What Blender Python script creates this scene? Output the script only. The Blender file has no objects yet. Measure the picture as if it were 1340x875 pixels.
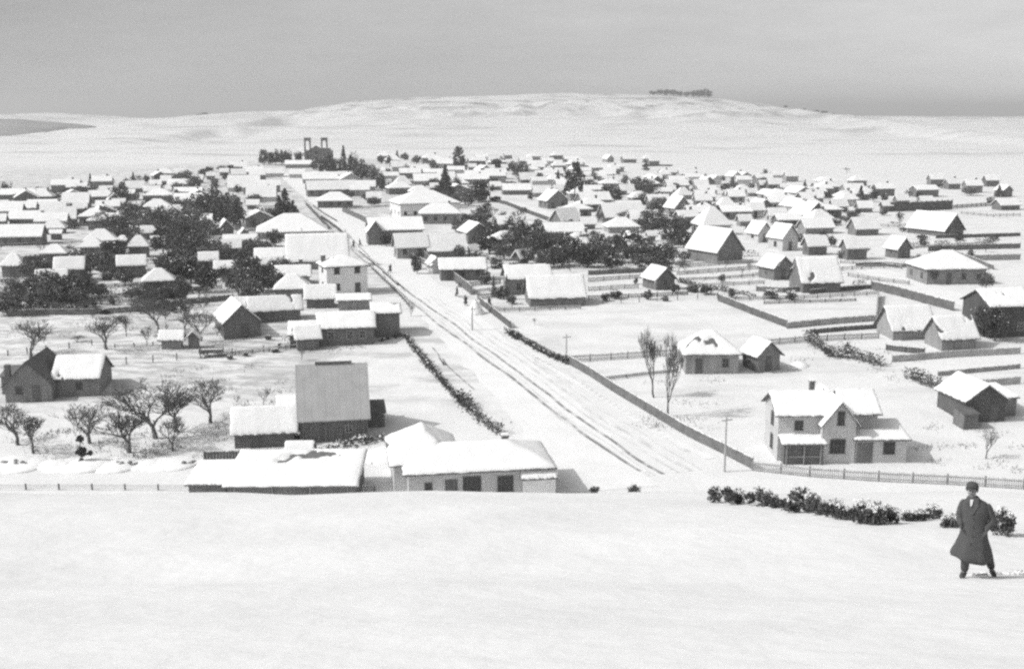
import bpy, bmesh, math, random
from mathutils import Vector, Matrix, noise as mnoise
R = math.radians
random.seed(11)
scene = bpy.context.scene
COL = scene.collection

# ------------------------------------------------------------------ camera, sky, sun, exposure
FPX, CXP, CYP, CAMZ = 1437.0, 670.0, 437.5, 30.0
PITCH = math.atan(287.5 / FPX)
SP, CP = math.sin(PITCH), math.cos(PITCH)
cam = bpy.data.cameras.new('camera'); camo = bpy.data.objects.new('camera', cam); COL.objects.link(camo)
camo.location = (0, 0, CAMZ); camo.rotation_euler = (math.pi / 2 - PITCH, 0, 0)
cam.sensor_width = 36; cam.lens = FPX / 1340 * 36; cam.clip_end = 20000; cam.clip_start = .1
scene.camera = camo
SUN_EL, SUN_AZ = R(42), R(-99)          # azimuth measured from +Y towards +X: the sun stands to the left
w = bpy.data.worlds.new('World'); scene.world = w; w.use_nodes = True
nt = w.node_tree; nt.nodes.clear()
def N(tree, kind, **kw):
    n = tree.nodes.new(kind)
    for k, v in kw.items():
        if k in n.inputs.keys() if isinstance(k, str) else False: n.inputs[k].default_value = v
        else: setattr(n, k, v)
    return n
sky = N(nt, 'ShaderNodeTexSky', sky_type='NISHITA', sun_disc=False, sun_elevation=SUN_EL, sun_rotation=SUN_AZ, dust_density=5.0, air_density=1.0, altitude=0)
bw = N(nt, 'ShaderNodeRGBToBW')
tc = N(nt, 'ShaderNodeTexCoord')
mp = N(nt, 'ShaderNodeMapping'); mp.inputs['Scale'].default_value = (1.2, 1.2, 6)
nz = N(nt, 'ShaderNodeTexNoise'); nz.inputs['Scale'].default_value = 2.2; nz.inputs['Detail'].default_value = 12; nz.inputs['Roughness'].default_value = .72
mr = N(nt, 'ShaderNodeMapRange'); mr.inputs[1].default_value = .3; mr.inputs[2].default_value = .75; mr.inputs[3].default_value = .86; mr.inputs[4].default_value = 1.16
mul = N(nt, 'ShaderNodeMath', operation='MULTIPLY')
bg = N(nt, 'ShaderNodeBackground'); bg.inputs['Strength'].default_value = .13
wo = N(nt, 'ShaderNodeOutputWorld')
L = nt.links.new
L(sky.outputs[0], bw.inputs[0]); L(tc.outputs['Generated'], mp.inputs[0]); L(mp.outputs[0], nz.inputs['Vector'])
L(nz.outputs[0], mr.inputs[0])
sxyz = N(nt, 'ShaderNodeSeparateXYZ'); L(tc.outputs['Generated'], sxyz.inputs[0])      # a thin cloud veil, thicker low down and to the right
vz = N(nt, 'ShaderNodeMapRange'); vz.inputs[1].default_value = .02; vz.inputs[2].default_value = .6; vz.inputs[3].default_value = 1.0; vz.inputs[4].default_value = .12; L(sxyz.outputs['Z'], vz.inputs[0])
vx = N(nt, 'ShaderNodeMapRange'); vx.inputs[1].default_value = -.5; vx.inputs[2].default_value = .5; vx.inputs[3].default_value = 3.0; vx.inputs[4].default_value = 6.1; L(sxyz.outputs['X'], vx.inputs[0])
mxv = N(nt, 'ShaderNodeMix', data_type='FLOAT'); L(vz.outputs[0], mxv.inputs[0]); L(bw.outputs[0], mxv.inputs[2]); L(vx.outputs[0], mxv.inputs[3]); L(mxv.outputs[0], mul.inputs[0]); L(mr.outputs[0], mul.inputs[1]); L(mul.outputs[0], bg.inputs['Color']); L(bg.outputs[0], wo.inputs[0])
sun = bpy.data.lights.new('sun', 'SUN'); sun.energy = 2.8; sun.angle = R(.55); sun.color = (1, .995, .985)
so = bpy.data.objects.new('sun', sun); COL.objects.link(so)
sd = Vector((math.sin(SUN_AZ) * math.cos(SUN_EL), math.cos(SUN_AZ) * math.cos(SUN_EL), math.sin(SUN_EL)))
so.rotation_euler = sd.to_track_quat('Z', 'Y').to_euler(); so.location = (0, 0, 200)
vs = scene.view_settings; vs.view_transform = 'Standard'; vs.look = 'None'; vs.gamma = 1; vs.use_curve_mapping = False
vs.exposure = 0.05
scene.cycles.max_bounces = 5; scene.cycles.diffuse_bounces = 3; scene.cycles.use_denoising = False
scene.cycles.pixel_filter_type = 'BLACKMAN_HARRIS'; scene.cycles.filter_width = 2.5

# ------------------------------------------------------------------ terrain
def sm(t): t = 0 if t < 0 else 1 if t > 1 else t; return t * t * (3 - 2 * t)
SKY = [(-700, 152), (-100, 150), (0, 150), (60, 148), (100, 150), (150, 156), (240, 154), (280, 149), (330, 146), (390, 145), (430, 138), (470, 132), (560, 127),
       (650, 125), (730, 122), (850, 124), (940, 129), (990, 135), (1040, 143), (1070, 151), (1100, 152), (1340, 153), (2400, 152)]
RY = 2200.0
def ridge(x):
    px = CXP + FPX * x / (RY * CP)
    for (a, ya), (b, yb) in zip(SKY, SKY[1:]):
        if px < b:
            py = ya + (yb - ya) * sm((px - a) / (b - a)) if px > a else ya; break
    else: py = 152
    k = (CYP - py) / FPX
    return CAMZ + RY * (k * CP - SP) / (CP + k * SP)
def town(x, y):
    z = -5 + 5 * sm((y - 100) / 90)
    if y > 300:
        z += 6.5 * math.exp(-((x + 95) / 105) ** 2 - ((y - 590) / 110) ** 2)
    if y > 640:
        t = (y - 640) / (RY - 640)
        zr = ridge(x)
        n1 = mnoise.noise(Vector((x / 260, y / 170, 3.1))); n2 = mnoise.noise(Vector((x / 90, y / 60, 9.7))); n3 = mnoise.noise(Vector((x / 35, y / 25, 5.7)))
        hump = 5.0 * math.exp(-((y - 1120 - 60 * math.sin(x / 210)) / 120) ** 2) * math.exp(-((x - 120) / 420) ** 2)
        if y <= RY:
            s = (max(0, (y - 1250) / (RY - 1250))) ** 1.35 if zr > 40 else (max(0, (y - 1000) / (RY - 1000))) ** 1.1
            b = (1 - min(1, (zr - 40) / 10)) if 40 < zr < 50 else (0 if zr >= 50 else 1)
            s = b * (max(0, (y - 1000) / (RY - 1000))) ** 1.1 + (1 - b) * (max(0, (y - 1250) / (RY - 1250))) ** 1.35
            zz = -3 * sm((y - 640) / 300) + hump + s * (zr + 3)
            amp = sm((y - 700) / 500)
            if zr > 45:
                tt = max(0, (y - 1250) / (RY - 1250)); q_ = min(1, (zr - 45) / 12); s = s * (1 - q_) + q_ * (.22 * tt + .78 * sm((tt - .42) / .46))
            gully = abs(n1) * 26 * (1 - abs(2 * s - 1)) if zr > 45 else n1 * 3 * (1 - s)
            r2 = 1 - abs(mnoise.noise(Vector((x / 70 + n1, y / 120, 2.2)))) * 2; r3 = mnoise.noise(Vector((x / 28, y / 40, 6.1)))
            face = sm(s * 4) * sm((1 - s) * 6) * (1 if zr > 45 else .35)
            zz += amp * ((n1 * 3.0 + n2 * 1.6) * (1 - s * .8) + n3 * .7 - gully) + face * (r2 * 5 + n2 * 3.5 + r3 * 3)
            zz += amp * 2.2 * (1 - s) * max(0, mnoise.noise(Vector((x / 420, y / 55 + x / 500, 8.3)))) * 2
            z = z * (1 - sm(t * 8)) + zz * sm(t * 8) if t < .125 else zz
        else:
            z = zr + n3 * .5 - (zr - 8) * sm((y - RY) / 900)
    return z
def fore(x, y):
    if y > 110: return -99
    if y <= 19.5: z = 28.4 - .36 * y
    elif y <= 34:
        t = y - 19.5; z = 21.38 - .20 * t - .0025 * t * t
    else:
        t = y - 34; z = 17.955 - .354 * t - .0026 * t * t
    if y < 0: z = 28.4 - .1 * y
    if 26 < y < 60: z += .22 * mnoise.noise(Vector((x / 5, y / 9, 2.3))) * sm((y - 26) / 6)
    if y < 40:
        f = 1 if y < 26 else max(0, 1 - (y - 26) / 10)
        z += (.16 * mnoise.noise(Vector((x / 6, y / 4.5, 1.3))) + .06 * mnoise.noise(Vector((x / 1.6, y / 1.1, 7)))) * f
    return z
def gz(x, y): return max(fore(x, y), town(x, y))
def ray(px, py):
    a = (px - CXP) / FPX; b = (CYP - py) / FPX
    return Vector((a, CP + b * SP, -SP + b * CP))
def at(px, py):                                # the town's ground under a pixel (the near slope ignored)
    d = ray(px, py); z = 0.0
    for i in range(30):
        t = (z - CAMZ) / min(d.z, -.002); zn = town(d.x * t, d.y * t)
        z = z * .5 + zn * .5 if i > 3 else zn
    t = (z - CAMZ) / d.z
    return Vector((d.x * t, d.y * t, town(d.x * t, d.y * t)))
def at_slope(px, py):                          # the near slope under a pixel
    d = ray(px, py); t = 5.0
    while t < 60:
        p = d * t
        if p.z + CAMZ < fore(p.x, p.y): break
        t += .02
    return Vector((p.x, p.y, fore(p.x, p.y)))
def far_at(px, py):
    d = ray(px, py); t = 500.0
    while t < 4000:
        p = d * t
        if p.z + CAMZ < town(p.x, p.y): return Vector((p.x, p.y, town(p.x, p.y)))
        t += 2
    x = d.x / d.y * 2190; return Vector((x, 2190, town(x, 2190)))
def depth(p): return p.y * CP - (p.z - CAMZ) * SP
def ppm(p): return FPX / depth(p)
def project(p):
    h = p.z - CAMZ; dp = p.y * CP - h * SP
    return CXP + FPX * p.x / dp, CYP - FPX * (p.y * SP + h * CP) / dp

# ------------------------------------------------------------------ materials
def mat(name, c, rough=.85, var=.12, scale=3.0, bump=0.0, bscale=20.0, stretch=(1, 1, 1), wave=None):
    m = bpy.data.materials.new(name); m.use_nodes = True; t = m.node_tree; t.nodes.clear()
    out = N(t, 'ShaderNodeOutputMaterial'); b = N(t, 'ShaderNodeBsdfPrincipled'); b.inputs['Roughness'].default_value = rough
    b.inputs['Specular IOR Level'].default_value = .25
    L = t.links.new; L(b.outputs[0], out.inputs[0])
    co = N(t, 'ShaderNodeTexCoord'); mpn = N(t, 'ShaderNodeMapping'); mpn.inputs['Scale'].default_value = stretch
    L(co.outputs['Object'], mpn.inputs[0])
    n = N(t, 'ShaderNodeTexNoise'); n.inputs['Scale'].default_value = scale; n.inputs['Detail'].default_value = 6
    L(mpn.outputs[0], n.inputs['Vector'])
    r = N(t, 'ShaderNodeMapRange'); r.inputs[1].default_value = .25; r.inputs[2].default_value = .75
    r.inputs[3].default_value = c * (1 - var); r.inputs[4].default_value = c * (1 + var)
    L(n.outputs[0], r.inputs[0]); src = r.outputs[0]
    oi = N(t, 'ShaderNodeObjectInfo'); rr = N(t, 'ShaderNodeMapRange'); rr.inputs[3].default_value = 1 - var * .8; rr.inputs[4].default_value = 1 + var * .8
    L(oi.outputs['Random'], rr.inputs[0]); mu = N(t, 'ShaderNodeMath', operation='MULTIPLY'); L(src, mu.inputs[0]); L(rr.outputs[0], mu.inputs[1]); src = mu.outputs[0]
    hgt = None
    if wave:
        wv = N(t, 'ShaderNodeTexWave', wave_type='BANDS', bands_direction=wave[0], wave_profile='SAW'); wv.inputs['Scale'].default_value = wave[1]; wv.inputs['Distortion'].default_value = .6; wv.inputs['Detail Scale'].default_value = 3
        L(co.outputs['Object'], wv.inputs['Vector'])
        gr = N(t, 'ShaderNodeMapRange'); gr.inputs[1].default_value = .86; gr.inputs[2].default_value = .97; gr.inputs[3].default_value = 1; gr.inputs[4].default_value = wave[2]
        L(wv.outputs['Fac'], gr.inputs[0]); m2 = N(t, 'ShaderNodeMath', operation='MULTIPLY'); L(src, m2.inputs[0]); L(gr.outputs[0], m2.inputs[1]); src = m2.outputs[0]
        hgt = gr.outputs[0]
    L(src, b.inputs['Base Color'])
    if bump:
        bn = N(t, 'ShaderNodeTexNoise'); bn.inputs['Scale'].default_value = bscale; bn.inputs['Detail'].default_value = 5
        L(co.outputs['Object'], bn.inputs['Vector']); bp = N(t, 'ShaderNodeBump'); bp.inputs['Strength'].default_value = bump; bp.inputs['Distance'].default_value = .05
        L(bn.outputs[0], bp.inputs['Height']); L(bp.outputs[0], b.inputs['Normal'])
    return m
M = {}
M['dark'] = mat('weathered_dark_timber', .17, var=.25, scale=1.5, bump=.3, bscale=8, stretch=(1, 1, .25), wave=('X', 1.1, .7))
M['vdark'] = mat('very_dark_timber', .09, var=.25, scale=1.5, bump=.3, bscale=8, stretch=(1, 1, .25), wave=('X', 1.1, .7))  # same boards in a darker tone, for the right-edge houses
M['mid'] = mat('grey_timber', .27, var=.22, scale=1.2, bump=.3, bscale=8, stretch=(1, 1, .25), wave=('X', 1.1, .75))
M['light'] = mat('pale_plaster', .50, var=.12, scale=.9, bump=.15, bscale=6)
M['white'] = mat('whitewashed_plaster', .72, var=.08, scale=.8, bump=.1, bscale=6)
M['roof'] = mat('roof_boards', .14, var=.25, scale=2)
M['metal'] = mat('bare_grey_roof', .44, rough=.6, var=.12, scale=.7, wave=('X', .42, .86), bump=.1, bscale=4)
M['glass'] = mat('dark_window_glass', .05, rough=.2, var=.1)
M['frame'] = mat('window_frame_paint', .38, var=.1)
M['darkframe'] = mat('dark_frame_paint', .12, var=.1)
M['stone'] = mat('rough_stone', .19, var=.3, scale=.8, bump=.5, bscale=3)
M['brick'] = mat('chimney_brick', .16, var=.3, scale=4, bump=.3)
M['leaf'] = mat('dark_evergreen_leaves', .095, rough=.8, var=.45, scale=.9)
M['leaf2'] = mat('grey_green_leaves', .13, rough=.8, var=.4, scale=.9)
M['bark'] = mat('bark', .14, var=.3, scale=3)
M['twig'] = mat('bare_twigs', .13, var=.25, scale=2)
M['fence'] = mat('weathered_fence_boards', .13, var=.3, scale=1)
M['fencel'] = mat('pale_grey_fence_boards', .33, var=.25, scale=1)
M['coat'] = mat('dark_wool_coat', .08, rough=.95, var=.12, scale=12, bump=.2, bscale=60)
M['skin'] = mat('skin', .26, rough=.6, var=.05)
M['hair'] = mat('dark_hair', .05, rough=.7, var=.2, scale=30)
M['cloth'] = mat('pale_scarf', .6, rough=.9, var=.08)
M['shoe'] = mat('dark_leather', .07, rough=.5, var=.1)
M['greyhill'] = mat('dark_grey_hillside', .36, var=.18, scale=.02, bump=.3, bscale=.3)
M['grass'] = mat('dead_grass', .22, var=.3, scale=1)
def snow_mat(name, base=.86, kind='plain'):
    m = bpy.data.materials.new(name); m.use_nodes = True; t = m.node_tree; t.nodes.clear(); L = t.links.new
    out = N(t, 'ShaderNodeOutputMaterial'); b = N(t, 'ShaderNodeBsdfPrincipled'); b.inputs['Roughness'].default_value = .75; b.inputs['Specular IOR Level'].default_value = .2
    L(b.outputs[0], out.inputs[0]); co = N(t, 'ShaderNodeTexCoord')
    n = N(t, 'ShaderNodeTexNoise'); n.inputs['Scale'].default_value = .35; n.inputs['Detail'].default_value = 8; L(co.outputs['Object'], n.inputs['Vector'])
    r = N(t, 'ShaderNodeMapRange'); r.inputs[1].default_value = .3; r.inputs[2].default_value = .7; r.inputs[3].default_value = base * .94; r.inputs[4].default_value = base * 1.03
    L(n.outputs[0], r.inputs[0]); src = r.outputs[0]
    def mixdark(mask, col):
        nonlocal src
        mx = N(t, 'ShaderNodeMix', data_type='FLOAT'); L(mask, mx.inputs[0]); L(src, mx.inputs[2]); mx.inputs[3].default_value = col; src = mx.outputs[0]
    def nmask(scale, stretch, lo, hi, detail=6, off=(0, 0, 0)):
        mpn = N(t, 'ShaderNodeMapping'); mpn.inputs['Scale'].default_value = stretch; mpn.inputs['Location'].default_value = off; L(co.outputs['Object'], mpn.inputs[0])
        a = N(t, 'ShaderNodeTexNoise'); a.inputs['Scale'].default_value = scale; a.inputs['Detail'].default_value = detail; a.inputs['Roughness'].default_value = .62; L(mpn.outputs[0], a.inputs['Vector'])
        q = N(t, 'ShaderNodeMapRange'); q.inputs[1].default_value = lo; q.inputs[2].default_value = hi; L(a.outputs[0], q.inputs[0]); return q.outputs[0]
    def mulm(a, b_):
        x = N(t, 'ShaderNodeMath', operation='MULTIPLY'); L(a, x.inputs[0])
        if isinstance(b_, float): x.inputs[1].default_value = b_
        else: L(b_, x.inputs[1])
        return x.outputs[0]
    if kind == 'ground':
        sx = N(t, 'ShaderNodeSeparateXYZ'); L(co.outputs['Object'], sx.inputs[0])
        def rng(o, a, b_):
            q = N(t, 'ShaderNodeMapRange'); q.inputs[1].default_value = a; q.inputs[2].default_value = b_; L(o, q.inputs[0]); return q.outputs[0]
        farm = rng(sx.outputs['Y'], 640, 900)
        streak = mulm(mulm(nmask(.012, (.45, 1.7, 1), .53, .66, 10), farm), .52)      # thin bands of bare grass on the far slopes
        mixdark(streak, .30)
        up = rng(sx.outputs['Z'], 14, 40)
        rock = mulm(mulm(nmask(.022, (.8, .8, 1), .50, .62, 12, (40, 9, 0)), up), .85)
        mixdark(rock, .28)
        tw = mulm(rng(sx.outputs['Y'], 118, 135), rng(sx.outputs['Y'], 700, 560))
        gard = mulm(mulm(nmask(.16, (.5, 1.5, 1), .50, .60, 12, (3, 70, 0)), tw), .48)
        gx = rng(sx.outputs['X'], -18, -34)                                    # the gardens on the left are rougher
        mixdark(mulm(mulm(nmask(.45, (.6, 1.6, 1), .46, .56, 12, (9, 3, 0)), tw), gx), .42) if 0 else None
        mixdark(mulm(mulm(mulm(nmask(.45, (.6, 1.6, 1), .47, .57, 12, (9, 3, 0)), tw), gx), .6), .30)  # earth and stubble showing through in the yards
        gr_ = N(t, 'ShaderNodeMapRange'); gr_.inputs[1].default_value = -10; gr_.inputs[2].default_value = 10; gr_.inputs[3].default_value = 1; gr_.inputs[4].default_value = .4; L(sx.outputs['X'], gr_.inputs[0])
        mixdark(mulm(gard, gr_.outputs[0]), .30)
    if kind == 'track':
        mixdark(mulm(nmask(.8, (1, .5, 1), .34, .56, 7), .88), .18)
    if kind == 'faint':
        mixdark(mulm(nmask(.6, (1, .4, 1), .44, .66, 7), .38), .3)
    if kind == 'road':
        mixdark(mulm(nmask(.3, (1, .35, 1), .62, .8, 8), .22), .4)
    L(src, b.inputs['Base Color'])
    bn = N(t, 'ShaderNodeTexNoise'); bn.inputs['Scale'].default_value = 1.6; bn.inputs['Detail'].default_value = 8; L(co.outputs['Object'], bn.inputs['Vector'])
    bp = N(t, 'ShaderNodeBump'); bp.inputs['Strength'].default_value = .45; bp.inputs['Distance'].default_value = .12; L(bn.outputs[0], bp.inputs['Height']); L(bp.outputs[0], b.inputs['Normal'])
    return m
M['snow'] = snow_mat('roof_snow', .89); M['ground'] = snow_mat('ground_snow', .765, 'ground'); M['track'] = snow_mat('slushy_track', .72, 'track'); M['faint'] = snow_mat('old_wheel_marks', .76, 'faint'); M['road'] = snow_mat('packed_road_snow', .81, 'road')

# ------------------------------------------------------------------ helpers
class MB:
    def __init__(s): s.v = []; s.f = []
    def add(s, vs, fs, mx=None):
        o = len(s.v)
        s.v += [tuple(mx @ Vector(v)) if mx else tuple(v) for v in vs]; s.f += [tuple(i + o for i in f) for f in fs]
    def box(s, x0, x1, y0, y1, z0, z1, mx=None):
        s.add([(x0, y0, z0), (x1, y0, z0), (x1, y1, z0), (x0, y1, z0), (x0, y0, z1), (x1, y0, z1), (x1, y1, z1), (x0, y1, z1)],
              [(0, 3, 2, 1), (4, 5, 6, 7), (0, 1, 5, 4), (1, 2, 6, 5), (2, 3, 7, 6), (3, 0, 4, 7)], mx)
    def tube(s, a, b, ra, rb, n=5):
        a = Vector(a); b = Vector(b); d = (b - a)
        if d.length < 1e-6: return
        q = d.to_track_quat('Z', 'Y'); vs = []
        for p, r in ((a, ra), (b, rb)):
            for i in range(n):
                an = 2 * math.pi * i / n; vs.append(p + q @ Vector((r * math.cos(an), r * math.sin(an), 0)))
        s.add(vs, [(i, (i + 1) % n, n + (i + 1) % n, n + i) for i in range(n)] + [tuple(range(n))[::-1], tuple(range(n, 2 * n))])
    def slab(s, top, faces, t, mx=None):              # a roof surface thickened straight down
        n = len(top); vs = list(top) + [(x, y, z - t) for x, y, z in top]; fs = [tuple(f) for f in faces] + [tuple(i + n for i in reversed(f)) for f in faces]
        ed = {}
        for f in faces:
            for i in range(len(f)):
                a, b = f[i], f[(i + 1) % len(f)]
                if (b, a) in ed: del ed[(b, a)]
                else: ed[(a, b)] = 1
        for a, b in ed: fs.append((b, a, a + n, b + n))
        s.add(vs, fs, mx)
    def lathe(s, prof, n=12, mx=None):
        vs = []; fs = []
        for r, z in prof:
            for i in range(n):
                an = 2 * math.pi * i / n; vs.append((r * math.cos(an), r * math.sin(an), z))
        for k in range(len(prof) - 1):
            for i in range(n): fs.append((k * n + i, k * n + (i + 1) % n, (k + 1) * n + (i + 1) % n, (k + 1) * n + i))
        fs.append(tuple(range(n))[::-1]); fs.append(tuple(range((len(prof) - 1) * n, len(prof) * n)))
        s.add(vs, fs, mx)
    def mesh(s, name, m, smooth=False):
        me = bpy.data.meshes.new(name); me.from_pydata(s.v, [], s.f); me.materials.append(m)
        if smooth: me.polygons.foreach_set('use_smooth', [True] * len(me.polygons))
        me.update(); return me
    def build(s, name, m, parent=None, smooth=False):
        o = bpy.data.objects.new(name, s.mesh(name, m, smooth)); COL.objects.link(o); o.parent = parent; return o
def empty(name, loc, rz=0):
    o = bpy.data.objects.new(name, None); COL.objects.link(o); o.location = loc; o.rotation_euler = (0, 0, rz); o.empty_display_size = .5; return o
def tag(o, label, cat, group=None):
    o['label'] = label; o['category'] = cat
    if group: o['group'] = group
    return o
def struct(o, kind='structure'): o['kind'] = kind; return o
def kids(o): return [c for c in KID.get(o.name, [])]
def copy_tree(o, parent=None):
    c = o.copy(); COL.objects.link(c); c.parent = parent
    for ch in o.children: copy_tree(ch, c)
    return c
AUTO = []     # (object, look, plural, x, y)
def auto(o, look, cat, group, p):
    tag(o, look, cat, group); AUTO.append((o, look, *project(p)))

# ------------------------------------------------------------------ ground
def build_ground():
    ys = []; y = -60.0
    while y < 9500:
        ys.append(y)
        y += 4 if y < 0 else .6 if y < 40 else 1.5 if y < 100 else 2.2 if y < 260 else 6 if y < 640 else 13 if y < 2260 else y * .06
    nc = 220; v = []; f = []
    for y in ys:
        hw = 70 + .72 * max(y, 0)
        for i in range(nc + 1):
            x = (2 * i / nc - 1) * hw
            v.append((x, y, gz(x, y)))
    for j in range(len(ys) - 1):
        for i in range(nc):
            a = j * (nc + 1) + i; f.append((a, a + 1, a + nc + 2, a + nc + 1))
    b = MB(); b.v = v; b.f = f
    struct(b.build('ground', M['ground'], smooth=True))
build_ground()
def mound():                                            # low hill at far left, coloured dark grey all over
    b = MB(); n = 60; v = []; f = []
    for j in range(n + 1):
        for i in range(n + 1):
            u = 2 * i / n - 1; t = 2 * j / n - 1; x = -815 + u * 250; y = 1500 + t * 260
            rr = math.sqrt(u * u + t * t); h = 24 * max(0, 1 - rr) ** .8 * (1 + .15 * mnoise.noise(Vector((x / 60, y / 60, 0)))) if rr < 1 else 0
            v.append((x, y, min(town(x, y), 12) + h - (3 if rr > .97 else 0)))
    for j in range(n):
        for i in range(n):
            a = j * (n + 1) + i; f.append((a, a + 1, a + n + 2, a + n + 1))
    b.v = v; b.f = f; struct(b.build('hills', M['greyhill'], smooth=True))
mound()
def haze():
    b = MB(); b.box(-7200, 7200, -75, 9700, -14, 112); m = bpy.data.materials.new('thin_winter_haze'); m.use_nodes = True; t = m.node_tree; t.nodes.clear()
    o = N(t, 'ShaderNodeOutputMaterial'); v = N(t, 'ShaderNodeVolumePrincipled'); v.inputs['Color'].default_value = (.95, .95, .95, 1); v.inputs['Density'].default_value = HAZE; v.inputs['Anisotropy'].default_value = .2
    t.links.new(v.outputs[0], o.inputs['Volume']); struct(b.build('haze', m), 'stuff')
HAZE = .00028
haze()
def densify(pts, step):
    out = [pts[0]]
    for a, b in zip(pts, pts[1:]):
        n = max(1, int((b - a).length / step))
        for i in range(1, n + 1):
            p = a.lerp(b, i / n); out.append(Vector((p.x, p.y, town(p.x, p.y))))
    return out
def strip(name, px, width, m, lift, wob=0.0):
    pts = densify([at(*p) for p in px], 1.2); b = MB(); v = []; f = []
    for i, p in enumerate(pts):
        q = pts[min(i + 1, len(pts) - 1)] - pts[max(i - 1, 0)]; q.z = 0; q.normalize(); nrm = Vector((q.y, -q.x, 0))
        o = wob * mnoise.noise(Vector((i / 6, width, lift * 50))); wd = width * (1 + .25 * mnoise.noise(Vector((i / 3, 2, lift))))
        for s_ in (-.5, .5):
            c = p + nrm * (s_ * wd + o); v.append((c.x, c.y, town(c.x, c.y) + lift))
        if i: f.append((2 * i - 2, 2 * i - 1, 2 * i + 1, 2 * i))
    b.v = v; b.f = f; return struct(b.build(name, m))
strip('road', [(805, 640), (700, 520), (600, 425), (540, 370), (497, 328), (455, 290), (420, 262), (395, 243), (376, 226)], 9.0, M['road'], .02)
strip('road', [(1330, 412), (1240, 388), (1170, 363), (1100, 342), (1040, 322), (1010, 312)], 7.5, M['road'], .02)
strip('road', [(640, 258), (690, 272), (735, 287)], 6, M['road'], .02)
TR_A = [(497, 352), (520, 370), (545, 390), (575, 411), (605, 433), (640, 460), (670, 481), (700, 503), (740, 535), (775, 560), (820, 591), (868, 620)]
TR_B = [(500, 361), (525, 384), (560, 413), (590, 437), (615, 454), (650, 481), (680, 503), (715, 531), (750, 558), (790, 587), (835, 617)]
strip('road_track', TR_A, .42, M['track'], .036, .4); strip('road_track', TR_B, .42, M['track'], .036, .4)
strip('road_track', [(398, 262), (412, 280), (430, 298), (448, 315), (463, 329), (480, 345), (500, 361)], .35, M['track'], .036, .3)
strip('road_track', [(450, 300), (465, 317), (480, 333), (505, 356), (530, 381)], .3, M['track'], .036, .4)
strip('road_track', [(565, 455), (590, 482), (620, 510)], .22, M['track'], .036, .3)
for dx_, wd_ in ((-16, .5), (-9, .25), (13, .3), (24, .55), (36, .25)):
    strip('road_track', [(a_ + dx_ * (b_ - 200) / 300, b_ - dx_ * .12 * (b_ - 200) / 300) for a_, b_ in TR_A[2:]], wd_, M['faint'], .03, .6)
strip('road_track', [(528, 446), (560, 480), (590, 510), (640, 548), (690, 590)], .5, M['faint'], .03, .5)
strip('road_track', [(668, 446), (700, 466), (760, 500), (830, 545), (900, 590)], .6, M['faint'], .03, .4)
strip('path', [(930, 600), (850, 560), (780, 515), (720, 480), (670, 445)], 1.0, M['road'], .03)
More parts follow.
